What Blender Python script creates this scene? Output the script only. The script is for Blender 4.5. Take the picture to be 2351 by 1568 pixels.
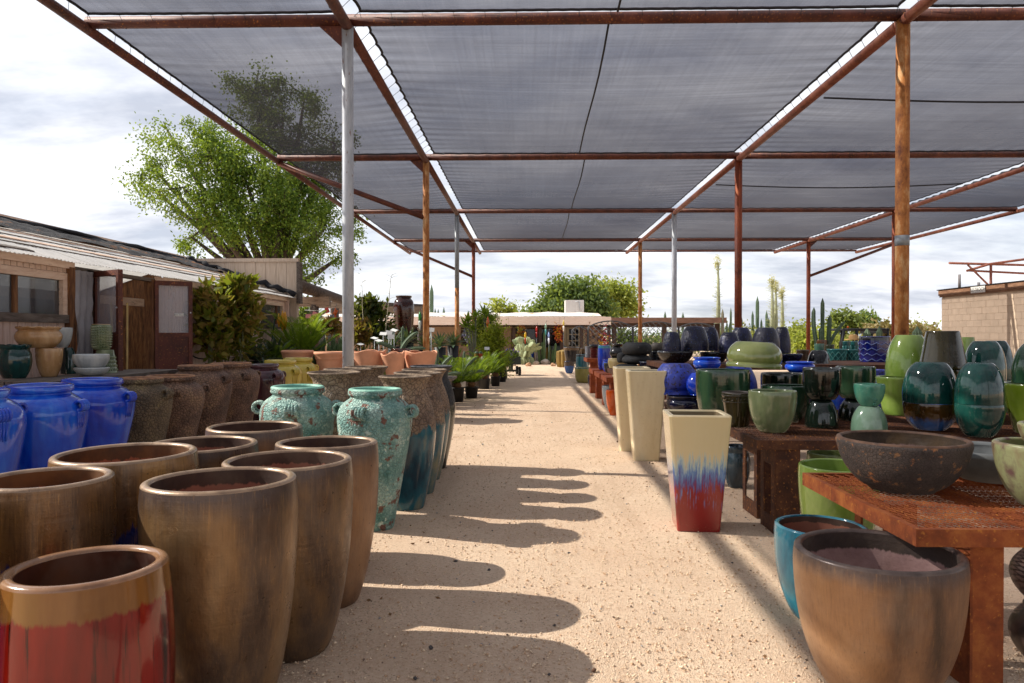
import bpy, bmesh, math, random
import numpy as np
from mathutils import Vector, Matrix, Euler

random.seed(7); np.random.seed(7)
for o in list(bpy.data.objects): bpy.data.objects.remove(o)
SC = bpy.context.scene
COL = SC.collection
rad = math.radians

# ------------------------------------------------------------------ camera
F = 1680.0; PW = 2351.0; PH = 1568.0          # focal length and frame in working pixels
CAMH = 1.55; YAW = rad(1.26); PITCH = rad(-0.48)
cam = bpy.data.cameras.new('camera'); camo = bpy.data.objects.new('camera', cam); COL.objects.link(camo)
camo.location = (0, 0, CAMH); camo.rotation_euler = (math.pi/2 + PITCH, 0, YAW)
cam.sensor_width = 36; cam.lens = F/PW*36; cam.clip_end = 4000; cam.clip_start = .05
cam.dof.use_dof = True; cam.dof.focus_distance = 6.4; cam.dof.aperture_fstop = 7
SC.camera = camo

# ------------------------------------------------------------------ sky and sun
SUN_EL = rad(37.8); SUNV = Vector((-.993*math.cos(SUN_EL), .15*math.cos(SUN_EL), math.sin(SUN_EL))).normalized()
w = bpy.data.worlds.new('World'); SC.world = w; w.use_nodes = True
nt = w.node_tree; nt.nodes.clear()
def wn(t, **k):
    n = nt.nodes.new(t)
    for a, b in k.items(): setattr(n, a, b)
    return n
sky = wn('ShaderNodeTexSky', sky_type='NISHITA', sun_disc=False, sun_elevation=SUN_EL,
         sun_rotation=math.atan2(SUNV.x, SUNV.y), altitude=700, air_density=1.0, dust_density=2.0, ozone_density=1.0)
tc = wn('ShaderNodeTexCoord')
sep = wn('ShaderNodeSeparateXYZ'); nt.links.new(tc.outputs['Generated'], sep.inputs[0])
# flat cloud deck: project the view direction on a plane overhead
zc = wn('ShaderNodeMath', operation='MAXIMUM'); nt.links.new(sep.outputs[2], zc.inputs[0]); zc.inputs[1].default_value = .0
za = wn('ShaderNodeMath', operation='ADD'); nt.links.new(zc.outputs[0], za.inputs[0]); za.inputs[1].default_value = .20
dx = wn('ShaderNodeMath', operation='DIVIDE'); nt.links.new(sep.outputs[0], dx.inputs[0]); nt.links.new(za.outputs[0], dx.inputs[1])
dy = wn('ShaderNodeMath', operation='DIVIDE'); nt.links.new(sep.outputs[1], dy.inputs[0]); nt.links.new(za.outputs[0], dy.inputs[1])
cmb = wn('ShaderNodeCombineXYZ'); nt.links.new(dx.outputs[0], cmb.inputs[0]); nt.links.new(dy.outputs[0], cmb.inputs[1])
mp = wn('ShaderNodeMapping'); mp.inputs['Scale'].default_value = (.6, 1.0, 1); mp.inputs['Location'].default_value = (.7, .35, 0)
nt.links.new(cmb.outputs[0], mp.inputs[0])
n1 = wn('ShaderNodeTexNoise'); n1.inputs['Scale'].default_value = 1.3; n1.inputs['Detail'].default_value = 9; n1.inputs['Roughness'].default_value = .56; n1.inputs['Distortion'].default_value = .25
nt.links.new(mp.outputs[0], n1.inputs['Vector'])
n2 = wn('ShaderNodeTexNoise'); n2.inputs['Scale'].default_value = 2.1; n2.inputs['Detail'].default_value = 6; n2.inputs['Roughness'].default_value = .6
mp2 = wn('ShaderNodeMapping'); mp2.inputs['Scale'].default_value = (.6, 1.0, 1); mp2.inputs['Location'].default_value = (4.1, 2.3, 0)
nt.links.new(cmb.outputs[0], mp2.inputs[0]); nt.links.new(mp2.outputs[0], n2.inputs['Vector'])
cover = wn('ShaderNodeMapRange', clamp=True); nt.links.new(n1.outputs[0], cover.inputs[0])
cover.inputs[1].default_value = .30; cover.inputs[2].default_value = .56; cover.inputs[3].default_value = .72; cover.inputs[4].default_value = 1
cr = wn('ShaderNodeValToRGB'); nt.links.new(n2.outputs[0], cr.inputs[0])
cr.color_ramp.elements[0].position = .36; cr.color_ramp.elements[0].color = (3.7, 3.95, 4.6, 1)
cr.color_ramp.elements[1].position = .64; cr.color_ramp.elements[1].color = (7.7, 7.75, 7.95, 1)
# clouds glow towards the sun
dot = wn('ShaderNodeVectorMath', operation='DOT_PRODUCT'); nt.links.new(tc.outputs['Generated'], dot.inputs[0]); dot.inputs[1].default_value = SUNV
gl = wn('ShaderNodeMapRange', clamp=True); nt.links.new(dot.outputs['Value'], gl.inputs[0])
gl.inputs[1].default_value = .25; gl.inputs[2].default_value = 1.0; gl.inputs[3].default_value = .95; gl.inputs[4].default_value = 1.08
cm = wn('ShaderNodeVectorMath', operation='SCALE'); nt.links.new(cr.outputs[0], cm.inputs[0]); nt.links.new(gl.outputs[0], cm.inputs['Scale'])
mx = wn('ShaderNodeMix', data_type='RGBA'); nt.links.new(cover.outputs[0], mx.inputs[0]); nt.links.new(sky.outputs[0], mx.inputs[6]); nt.links.new(cm.outputs[0], mx.inputs[7])
bg = wn('ShaderNodeBackground'); bg.inputs['Strength'].default_value = .128; nt.links.new(mx.outputs[2], bg.inputs[0])
wo = wn('ShaderNodeOutputWorld'); nt.links.new(bg.outputs[0], wo.inputs[0])

sl = bpy.data.lights.new('sun', 'SUN'); sl.energy = 4.8; sl.angle = rad(.53); sl.color = (1, .94, .84)
slo = bpy.data.objects.new('sun', sl); COL.objects.link(slo); slo.rotation_euler = (-SUNV).to_track_quat('-Z', 'Y').to_euler()
slo.location = SUNV*60
SC.view_settings.view_transform = 'Standard'; SC.view_settings.look = 'None'; SC.view_settings.exposure = .46; SC.view_settings.gamma = 1
SC.render.engine = 'CYCLES'; SC.render.resolution_x = 1024; SC.render.resolution_y = 683
SC.cycles.max_bounces = 8; SC.cycles.transparent_max_bounces = 24

# ------------------------------------------------------------------ picture-to-place helpers
RC = Euler((math.pi/2 + PITCH, 0, YAW)).to_matrix()
def ray(x, y): return RC @ Vector(((x-PW/2)/F, -(y-PH/2)/F, -1))
def W(x, y, d):
    "the point seen at working pixel x, y that stands d metres down the aisle"
    v = ray(x, y); return Vector((0, 0, CAMH)) + v*(d/v.y)
def G(x, y, z=0):
    v = ray(x, y); return Vector((0, 0, CAMH)) + v*((z-CAMH)/v.z)
def pxm(x, d):
    "metres per working pixel across at x, d"
    u = (x-PW/2)/F; return d/F/math.sqrt(1+u*u)

# ------------------------------------------------------------------ objects
def tag(o, label=None, cat=None, group=None, kind=None):
    if label: o['label'] = label
    if cat: o['category'] = cat
    if group: o['group'] = group
    if kind: o['kind'] = kind
    return o
def add(name, me, mat=None, parent=None, M=None):
    o = bpy.data.objects.new(name, me); COL.objects.link(o)
    if mat is not None and me is not None and len(me.materials) == 0:
        for m in (mat if isinstance(mat, (list, tuple)) else [mat]): me.materials.append(m)
    if parent is not None: o.parent = parent
    if M is not None: o.matrix_local = M
    return o
def empty(name, loc=(0, 0, 0), rz=0, label=None, cat=None, group=None, kind=None):
    o = bpy.data.objects.new(name, None); COL.objects.link(o); o.empty_display_size = .1
    o.location = loc; o.rotation_euler = (0, 0, rz); return tag(o, label, cat, group, kind)
def mesh(name, vs, fs, smooth=False, mi=None):
    me = bpy.data.meshes.new(name); me.from_pydata([tuple(v) for v in vs], [], fs); me.update()
    if smooth: me.polygons.foreach_set('use_smooth', [True]*len(me.polygons))
    if mi is not None: me.polygons.foreach_set('material_index', mi)
    return me
class MB:
    "collects simple solids into one mesh"
    def __init__(s): s.v = []; s.f = []; s.sm = []
    def box(s, x0, x1, y0, y1, z0, z1, M=None):
        b = len(s.v); c = [Vector((x, y, z)) for z in (z0, z1) for y in (y0, y1) for x in (x0, x1)]
        if M is not None: c = [M @ p for p in c]
        s.v += c
        for q in ((0, 2, 3, 1), (4, 5, 7, 6), (0, 1, 5, 4), (2, 6, 7, 3), (0, 4, 6, 2), (1, 3, 7, 5)): s.f.append([b+i for i in q]); s.sm.append(False)
        return s
    def tube(s, pts, rs, n=8, cap=True, closed=False):
        pts = [Vector(p) for p in pts]; m = len(pts)
        if not isinstance(rs, (list, tuple)): rs = [rs]*m
        b = len(s.v); up = None
        for i, p in enumerate(pts):
            t = (pts[(i+1) % m] - pts[i-1]) if closed else (pts[min(i+1, m-1)] - pts[max(i-1, 0)])
            t = t.normalized() if t.length > 1e-9 else Vector((0, 0, 1))
            if up is None: up = t.orthogonal().normalized()
            up = (up - t*up.dot(t)); up = up.normalized() if up.length > 1e-6 else t.orthogonal().normalized()
            sd = t.cross(up)
            for k in range(n):
                a = 2*math.pi*k/n; s.v.append(p + (up*math.cos(a) + sd*math.sin(a))*rs[i])
        for i in range(m if closed else m-1):
            i2 = (i+1) % m
            for k in range(n):
                k2 = (k+1) % n; s.f.append([b+i*n+k, b+i*n+k2, b+i2*n+k2, b+i2*n+k]); s.sm.append(True)
        if cap and not closed:
            s.f.append([b+k for k in reversed(range(n))]); s.sm.append(False)
            s.f.append([b+(m-1)*n+k for k in range(n)]); s.sm.append(False)
        return s
    def quad(s, *ps):
        b = len(s.v); s.v += [Vector(p) for p in ps]; s.f.append(list(range(b, b+len(ps)))); s.sm.append(False); return s
    def lathe(s, prof, c=(0, 0, 0), n=24, M=None):
        b = len(s.v)
        for r, z in prof:
            for k in range(n):
                a = 2*math.pi*k/n; p = Vector((c[0]+r*math.cos(a), c[1]+r*math.sin(a), c[2]+z)); s.v.append(M @ p if M is not None else p)
        for i in range(len(prof)-1):
            for k in range(n):
                k2 = (k+1) % n; s.f.append([b+i*n+k, b+i*n+k2, b+(i+1)*n+k2, b+(i+1)*n+k]); s.sm.append(True)
        s.f.append([b+k for k in reversed(range(n))]); s.sm.append(False)
        s.f.append([b+(len(prof)-1)*n+k for k in range(n)]); s.sm.append(False)
        return s
    def mesh(s, name='part'):
        me = mesh(name, s.v, s.f); me.polygons.foreach_set('use_smooth', s.sm); return me
    def build(s, name, mat, parent=None): return add(name, s.mesh(name), mat, parent)
def bevel_box(sx, sy, sz, b):
    bm = bmesh.new(); bmesh.ops.create_cube(bm, size=1)
    bmesh.ops.scale(bm, vec=(sx, sy, sz), verts=bm.verts)
    bmesh.ops.bevel(bm, geom=list(bm.edges), offset=b, segments=1, affect='EDGES')
    me = bpy.data.meshes.new('block'); bm.to_mesh(me); bm.free(); return me

# ------------------------------------------------------------------ materials
def lin(h):
    if isinstance(h, (tuple, list)): return (*h[:3], 1)
    h = h.lstrip('#'); c = [int(h[i:i+2], 16)/255 for i in (0, 2, 4)]
    return (*[x/12.92 if x <= .04045 else ((x+.055)/1.055)**2.4 for x in c], 1)
class NT:
    def __init__(s, name):
        s.m = bpy.data.materials.new(name); s.m.use_nodes = True; s.t = s.m.node_tree
        s.b = s.t.nodes['Principled BSDF']; s.out = s.t.nodes['Material Output']
        s.tc = s.n('ShaderNodeTexCoord'); s.oi = None
    def n(s, typ, ins=None, **pr):
        x = s.t.nodes.new(typ)
        for k, v in pr.items(): setattr(x, k, v)
        for k, v in (ins or {}).items(): s.set(x, k, v)
        return x
    def set(s, node, k, v):
        sk = node.inputs[k]
        if isinstance(v, bpy.types.NodeSocket): s.t.links.new(v, sk)
        else: sk.default_value = v
    def P(s, **k):
        for a, v in k.items(): s.set(s.b, a.replace('_', ' '), v)
    def rnd(s):
        if not s.oi: s.oi = s.n('ShaderNodeObjectInfo')
        return s.oi.outputs['Random']
    def obj(s, scale=(1, 1, 1), jitter=True):
        v = s.tc.outputs['Object']
        if jitter:
            o = s.n('ShaderNodeVectorMath', {0: (17.3, 9.1, 5.7), 'Scale': s.rnd()}, operation='SCALE')
            v2 = s.n('ShaderNodeMapping', {'Vector': v, 'Scale': scale}); s.set(v2, 'Location', o.outputs[0]); return v2.outputs[0]
        return s.n('ShaderNodeMapping', {'Vector': v, 'Scale': scale}).outputs[0]
    def noise(s, scale, vec=None, detail=4, rough=.55, dist=0):
        return s.n('ShaderNodeTexNoise', {'Vector': vec or s.obj(), 'Scale': scale, 'Detail': detail, 'Roughness': rough, 'Distortion': dist}).outputs[0]
    def vor(s, scale, vec=None, feature='F1', out='Distance'):
        return s.n('ShaderNodeTexVoronoi', {'Vector': vec or s.obj(), 'Scale': scale}, feature=feature).outputs[out]
    def mr(s, v, a, b, c=0, d=1): return s.n('ShaderNodeMapRange', {0: v, 1: a, 2: b, 3: c, 4: d}, clamp=True).outputs[0]
    def ma(s, op, a, b=0): return s.n('ShaderNodeMath', {0: a, 1: b}, operation=op).outputs[0]
    def mix(s, f, a, b, mode='MIX'):
        x = s.n('ShaderNodeMix', {0: f}, data_type='RGBA', blend_type=mode)
        for k, v in ((6, a), (7, b)): s.set(x, k, v if isinstance(v, bpy.types.NodeSocket) else lin(v))
        return x.outputs[2]
    def ramp(s, f, stops):
        x = s.n('ShaderNodeValToRGB', {0: f}); e = x.color_ramp.elements
        while len(e) < len(stops): e.new(.5)
        for i, (p, c) in enumerate(stops): e[i].position = p; e[i].color = lin(c)
        return x.outputs[0]
    def genz(s): return s.n('ShaderNodeSeparateXYZ', {0: s.tc.outputs['Generated']}).outputs[2]
    def bump(s, h, st=.3, d=.01):
        x = s.n('ShaderNodeBump', {'Strength': st, 'Distance': d, 'Height': h}); s.set(s.b, 'Normal', x.outputs[0]); return x
MATS = {}
def cached(f):
    def g(name, *a, **k):
        if name not in MATS: MATS[name] = f(name, *a, **k)
        return MATS[name]
    return g
@cached
def plain(name, col, rough=.6, var=.25, scale=6, bump=.15, metal=0, bscale=60):
    t = NT(name); n = t.noise(scale); c = lin(col)
    lo = tuple(x*(1-var) for x in c[:3]); hi = tuple(min(1, x*(1+var)) for x in c[:3])
    t.P(Base_Color=t.ramp(n, [(.3, lo), (.7, hi)]), Roughness=rough, Metallic=metal)
    if bump: t.bump(t.noise(bscale, detail=3), bump, .004)
    return t.m
@cached
def glaze(name, cols, rough=.16, streak=.35, scale=5, top=None, low=None, spots=None, specks=None, bump=.12, bscale=9, coat=.5, metal=0, dust=.10, run=None, grain=0, rings=.25):
    """kiln glaze: cols ramped over vertical streaks; top/low=(colour, level, jag) bands with a ragged edge;
    spots=(colour, scale, size) worn patches; specks=(colour, scale, amount)"""
    t = NT(name); k = len(cols); dust *= min(1, .06+4.5*sum(max(lin(c)[:3]) for c in cols)/k)
    n = t.noise(scale, t.obj((1, 1, streak)), 6, .6, .3)
    col = t.ramp(n, [(.3+.4*i/max(1, k-1), c) for i, c in enumerate(cols)])
    z = t.genz(); jag = t.noise(1, t.obj((26, 26, 1.6)), 3, .7)
    if run:      # thin vertical runs of a second glaze
        rn = t.noise(1, t.obj((run[1], run[1], 1.1)), 4, .65)
        col = t.mix(t.mr(rn, run[2], run[2]+.1), col, run[0])
    for band, sgn in ((top, 1), (low, -1)):
        if not band: continue
        c2, lev, amp = band[:3]; soft = band[3] if len(band) > 3 else .012
        e = t.ma('ADD', z, t.ma('MULTIPLY', t.ma('SUBTRACT', jag, .5), amp*2))
        f = t.mr(e, lev-soft, lev+soft) if sgn > 0 else t.mr(e, lev-soft, lev+soft, 1, 0)
        if isinstance(c2, (list, tuple)) and not isinstance(c2[0], float): c2 = t.ramp(n, [(.3+.4*i/max(1, len(c2)-1), c) for i, c in enumerate(c2)])
        col = t.mix(f, col, c2)
    if spots:
        v = t.noise(spots[1], None, 5, .6, .2); col = t.mix(t.mr(v, spots[2], spots[2]+.04), col, spots[0])
    if specks:
        v = t.noise(specks[1], None, 2, .5); col = t.mix(t.mr(v, specks[2], specks[2]+.05), col, specks[0])
    if dust:     # settled dust
        v = t.noise(3.5, None, 7, .65); col = t.mix(t.mr(v, .45, .75, 0, dust), col, '#b9a48c')
    if grain:    # fine vertical brushing in the glaze, pits and pale flecks
        g = t.noise(1, t.obj((120, 120, 7)), 4, .7); col = t.mix(t.mr(g, .52, .68, 0, grain), col, '#1c1410'); col = t.mix(t.mr(g, .30, .44, grain, 0), col, '#b98a4e')
        col = t.mix(t.mr(t.noise(34, None, 3, .6), .70, .74, 0, .8), col, '#15100d')
    rv = t.mr(t.noise(14, None, 5), .3, .7, rough*.75, rough*1.5)
    t.P(Base_Color=col, Roughness=rv, Metallic=metal, Coat_Weight=coat*.55, Coat_Roughness=min(.3, rough*.6), Specular_IOR_Level=.4)
    hh = t.noise(bscale, None, 5, .6)
    if rings: hh = t.ma('ADD', hh, t.ma('MULTIPLY', t.noise(1, t.obj((1.2, 1.2, 60)), 3, .6), rings))   # throwing rings
    t.bump(hh, bump, .02)
    return t.m
@cached
def lava(name, cols, cell=16, deep='#15110f', rough=.75, spots=None, st=.9, top=None, low=None, edge=.85):
    t = NT(name)
    wv = t.n('ShaderNodeVectorMath', {0: t.n('ShaderNodeTexNoise', {'Vector': t.obj(), 'Scale': 9.0, 'Detail': 3.0}).outputs[1], 1: (.05, .05, .05), 2: t.obj()}, operation='MULTIPLY_ADD').outputs[0]
    e = t.vor(cell, wv, 'DISTANCE_TO_EDGE'); e2 = t.vor(cell*2.1, wv, 'DISTANCE_TO_EDGE')
    h = t.ma('ADD', t.mr(e, 0, .22), t.ma('MULTIPLY', t.mr(e2, 0, .2), .35))
    n = t.noise(4, None, 6, .65); k = len(cols)
    col = t.ramp(n, [(.32+.36*i/max(1, k-1), c) for i, c in enumerate(cols)])
    col = t.mix(t.mr(e, .0, .10, edge, 0), col, deep)
    if spots:
        for c, sc, lim in spots: col = t.mix(t.mr(t.noise(sc, None, 6, .62), lim, lim+.05), col, c)
    z = t.genz(); jag = t.noise(4.5, t.obj((1, 1, .5)), 5, .7)
    for band, sgn in ((top, 1), (low, -1)):
        if not band: continue
        ee = t.ma('ADD', z, t.ma('MULTIPLY', t.ma('SUBTRACT', jag, .5), band[2]*2))
        f = t.mr(ee, band[1]-.012, band[1]+.012) if sgn > 0 else t.mr(ee, band[1]-.012, band[1]+.012, 1, 0)
        lc = t.ramp(t.noise(3.2, t.obj((1, 1, .4)), 7, .62), [(.36, band[0][0]), (.52, band[0][1]), (.68, band[0][2])])
        col = t.mix(f, col, lc); t.P(Roughness=t.mr(f, 0, 1, rough, .14)); h = t.ma('MULTIPLY', h, t.ma('SUBTRACT', 1, t.ma('MULTIPLY', f, .97)))
    if not (top or low): t.P(Roughness=rough)
    t.P(Base_Color=col); t.bump(h, st, .012)
    return t.m
@cached
def rust(name, cols=('#3a170a', '#7a3413', '#a8531b'), rough=.8, scale=7, streak=1):
    t = NT(name); n = t.noise(scale, t.obj((1, 1, streak)), 8, .68)
    col = t.ramp(n, [(.3, cols[0]), (.5, cols[1]), (.7, cols[2])])
    col = t.mix(t.mr(t.noise(45, None, 3), .6, .72, 0, .7), col, '#c07a2e')
    t.P(Base_Color=col, Roughness=rough, Metallic=.1); t.bump(t.noise(70, None, 4), .35, .003)
    return t.m
@cached
def wood(name, cols, rough=.8, ax=(3, 3, .5), chip=None):
    t = NT(name); n = t.noise(9, t.obj(ax), 7, .65, .6)
    col = t.ramp(n, [(.3+.4*i/(len(cols)-1), c) for i, c in enumerate(cols)])
    if chip: col = t.mix(t.mr(t.noise(7, t.obj(tuple(a*.6+.3 for a in ax)), 6, .65), chip[1], chip[1]+.03), col, chip[0])
    t.P(Base_Color=col, Roughness=rough); t.bump(n, .4, .006); return t.m
@cached
def leafy(name, cols, trans=.45, rough=.5, scale=2.5, spec=.3):
    t = NT(name); n = t.noise(scale, None, 5, .7); k = len(cols)
    g = t.n('ShaderNodeNewGeometry').outputs['Random Per Island']
    f = t.ma('ADD', t.ma('MULTIPLY', n, .6), t.ma('MULTIPLY', g, .4))
    col = t.ramp(f, [(.25+.5*i/(k-1), c) for i, c in enumerate(cols)])
    t.P(Base_Color=col, Roughness=rough, Specular_IOR_Level=spec)
    tr = t.n('ShaderNodeBsdfTranslucent', {'Color': t.mix(.35, col, '#c9d63a')})
    ms = t.n('ShaderNodeMixShader', {0: trans}); t.t.links.new(t.b.outputs[0], ms.inputs[1]); t.t.links.new(tr.outputs[0], ms.inputs[2])
    t.t.links.new(ms.outputs[0], t.out.inputs[0]); return t.m
@cached
def glass(name, tint='#8d9499', alpha=.55, rough=.12):
    t = NT(name); t.P(Base_Color=lin(tint), Roughness=rough, Specular_IOR_Level=.6)
    tr = t.n('ShaderNodeBsdfTransparent'); f = t.mr(t.noise(5, t.obj((1, 1, .3)), 5), .3, .7, 1-alpha-.08, 1-alpha+.08)
    ms = t.n('ShaderNodeMixShader', {0: f}); t.t.links.new(t.b.outputs[0], ms.inputs[1]); t.t.links.new(tr.outputs[0], ms.inputs[2])
    t.t.links.new(ms.outputs[0], t.out.inputs[0]); return t.m
# ================================================================== setting
def gravel():
    t = NT('gravel'); v = t.tc.outputs['Object']
    a = t.noise(46, v, 7, .78); b = t.noise(1.1, v, 4, .6); cells = t.vor(130, v, 'F1', 'Color')
    cs = t.n('ShaderNodeSeparateColor', {0: cells}).outputs[0]
    col = t.ramp(a, [(.28, '#b08e76'), (.44, '#d2b397'), (.58, '#dfc5aa'), (.74, '#ecdac3')])
    col = t.mix(t.mr(cs, .0, 1, 0, .38), col, '#f0dfc4', 'MIX')
    col = t.mix(t.mr(cs, .945, .96, 0, .6), col, '#7a6454')
    col = t.mix(t.mr(b, .35, .7, 0, .42), col, '#bf9d82')
    tr = t.noise(1, t.n('ShaderNodeMapping', {'Vector': v, 'Scale': (2.6, .22, 1)}).outputs[0], 5, .65); col = t.mix(t.mr(tr, .52, .66, 0, .28), col, '#a88a70')   # trodden tracks
    t.P(Base_Color=col, Roughness=.95, Specular_IOR_Level=.15)
    h = t.ma('ADD', t.ma('ADD', t.vor(130, v), t.ma('MULTIPLY', t.noise(55, v, 6, .8), 1.6)), t.ma('MULTIPLY', t.noise(3.6, v, 3, .5), 1.6))
    t.bump(h, .55, .018); return t.m
GRAVEL = gravel()
# one sheet, finer near the aisle so that the trodden gravel is a little uneven
def ground():
    xs = np.concatenate([[-900, -200, -60, -25], np.arange(-8, 8.01, .12), [25, 60, 200, 900]])
    ys = np.concatenate([[-300, -60, -15], np.arange(-1, 17.01, .12), np.arange(17.5, 46, .8), [60, 90, 200, 600, 2500]])
    X, Y = np.meshgrid(xs, ys); Z = np.zeros_like(X)
    m = ((abs(X) < 7.8) & (Y > -.9) & (Y < 40))
    Z += m*(.006*np.sin(X*2.1+Y*1.3)*np.sin(Y*.9-X*.7) + .004*np.sin(X*5.3+1.7*Y)*np.sin(Y*4.1-X*2.2) + np.random.rand(*X.shape)*.0025) - .012*m
    nx, ny = len(xs), len(ys)
    vs = np.stack([X, Y, Z], -1).reshape(-1, 3)
    fs = [[j*nx+i, j*nx+i+1, (j+1)*nx+i+1, (j+1)*nx+i] for j in range(ny-1) for i in range(nx-1)]
    return mesh('ground', vs, fs, True)
tag(add('ground', ground(), GRAVEL), kind='structure')

def pebbles(n, box, rmin, rmax, mats, name, label):
    V = []; Fc = []; mi = []
    base = [Vector(p) for p in ((1, 0, 0), (-1, 0, 0), (0, 1, 0), (0, -1, 0), (0, 0, 1), (0, 0, -1))]
    fc = ((0, 2, 4), (2, 1, 4), (1, 3, 4), (3, 0, 4), (2, 0, 5), (1, 2, 5), (3, 1, 5), (0, 3, 5))
    for i in range(n):
        y = box[2] + (box[3]-box[2])*random.random()**2.2; x = random.uniform(box[0], box[1])
        r = rmin + (rmax-rmin)*random.random()**3; a = random.random()*6.3; b = len(V)
        sx, sy, sz = r*random.uniform(.7, 1.3), r*random.uniform(.7, 1.3), r*random.uniform(.5, .9)
        for p in base:
            q = Vector((p.x*sx*random.uniform(.8, 1.2), p.y*sy*random.uniform(.8, 1.2), p.z*sz)); q.rotate(Euler((0, 0, a)))
            V.append((x+q.x, y+q.y, -.008+sz*.6+q.z))
        k = random.choices(range(len(mats)), [m[1] for m in mats])[0]
        Fc += [[b+j for j in f] for f in fc]; mi += [k]*8
    me = mesh(name, V, Fc, True, mi)
    for m in mats: me.materials.append(m[0])
    return tag(add(name, me), label, 'gravel', kind='stuff')
pebbles(40000, (-1.5, 2.6, 2.5, 17), .0028, .0095,
        [(plain('grit_pale', '#e0c8aa', .9, .2, 30, 0), 9), (plain('grit_tan', '#c4a282', .9, .2, 30, 0), 5), (plain('grit_dark', '#7d6858', .9, .2, 30, 0), .5), (plain('grit_grey', '#9a9692', .9, .2, 30, 0), .3)],
        'gravel_grains', 'loose tan gravel grains lying on the aisle')
pebbles(110, (-1.3, 2.4, 2.7, 14), .008, .017,
        [(plain('pebble_slate', '#4d4a4a', .9, .2, 30, 0), 3), (plain('pebble_brown', '#5e4230', .9, .2, 30, 0), 2), (plain('pebble_grey', '#9a9894', .9, .2, 30, 0), 1)],
        'loose_pebbles', 'scattered dark pebbles on the aisle')

# ------------------------------------------------------------------ shade structure
XS = [-5.29, -2.15, 4.39, 10.93, 14.5]; YS = [-4.7, 2.0, 8.7, 15.4, 22.1, 28.8, 32.7]; ZR = 5.3
def cloth_mat():
    t = NT('shade_cloth'); v = t.tc.outputs['Object']
    a = t.noise(1, t.n('ShaderNodeMapping', {'Vector': v, 'Scale': (.35, 14, 1)}).outputs[0], 5, .7)
    b = t.noise(1, t.n('ShaderNodeMapping', {'Vector': v, 'Scale': (22, .35, 1)}).outputs[0], 5, .7)
    c = t.noise(.55, v, 4, .6)
    st = t.ma('ADD', t.ma('ADD', t.ma('MULTIPLY', a, .5), t.ma('MULTIPLY', b, .34)), t.ma('MULTIPLY', c, .3))
    fac = t.n('ShaderNodeLayerWeight', {'Blend': .5}).outputs['Facing']     # a weave closes up when seen edge-on
    base = t.mr(fac, .25, .92, .47, .09)
    tr = t.ma('MULTIPLY', base, t.mr(st, .35, .8, .72, 1.3))
    t.P(Base_Color=lin('#3a383c'), Roughness=.9, Specular_IOR_Level=.1)
    tl = t.n('ShaderNodeBsdfTranslucent', {'Color': lin('#34323a')})
    m1 = t.n('ShaderNodeMixShader', {0: .3}); t.t.links.new(t.b.outputs[0], m1.inputs[1]); t.t.links.new(tl.outputs[0], m1.inputs[2])
    tp = t.n('ShaderNodeBsdfTransparent', {'Color': (.93, .925, .98, 1)})
    m2 = t.n('ShaderNodeMixShader', {0: tr}); t.t.links.new(m1.outputs[0], m2.inputs[1]); t.t.links.new(tp.outputs[0], m2.inputs[2])
    t.t.links.new(m2.outputs[0], t.out.inputs[0]); return t.m
CLOTH = cloth_mat(); ROPE = plain('black_cord', '#17161a', .8, .2, 20, 0)
PIPE = rust('red_oxide_pipe', ('#371a14', '#53271d', '#6b3a2b'), .62, 5, .4)
PIPE2 = rust('red_oxide_pipe_light', ('#5a2e22', '#7c4332', '#94604c'), .6, 5, .4)
RUSTP = rust('orange_rust_post', ('#5f2f14', '#a86c34', '#cdae80'), .75, 8, .5)
RUSTD = rust('dark_rust_post', ('#3b160a', '#7a3212', '#9c4d1c'), .6, 6, .3)
def galv_mat(name, lo='#9aa0a6', hi='#c9ccd0'):
    t = NT(name); n = t.noise(8, t.obj((1, 1, .3)), 7, .65)
    c = t.ramp(n, [(.3, lo), (.7, hi)]); c = t.mix(t.mr(t.noise(26, t.obj((1, 1, .25)), 5, .7), .62, .67), c, '#7a4a2c')
    t.P(Base_Color=c, Roughness=.5, Metallic=.25); t.bump(t.noise(40), .1, .003); return t.m
GALV = galv_mat('galvanised_post'); GALVD = galv_mat('weathered_galvanised', '#6f767c', '#9aa1a6')
root = tag(empty('shade_structure'), 'dark shade cloth roof on rusty pipe posts and beams over the aisle', 'shade roof')
def pipe(name, a, b, r, m, n=14): return MB().tube([a, b], r, n).build(name, m, root)
for i, x in enumerate(XS):
    for j in range(len(YS)-1):
        pipe('beam', (x, YS[j]-.0, ZR-.075), (x, YS[j+1], ZR-.075), .066 if i in (1, 2) else .06, PIPE2 if i >= 2 else PIPE)
for j, y in enumerate(YS):
    for i in range(len(XS)-1): pipe('beam', (XS[i], y, ZR-.0), (XS[i+1], y, ZR-.0), .07 if j < 6 else .045, PIPE)
postmat = {(1, 2): GALV, (1, 3): RUSTP, (1, 4): GALVD, (1, 5): RUSTD, (2, 2): RUSTP, (2, 3): RUSTD, (2, 4): GALV, (2, 5): RUSTP, (3, 5): RUSTD}
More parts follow.
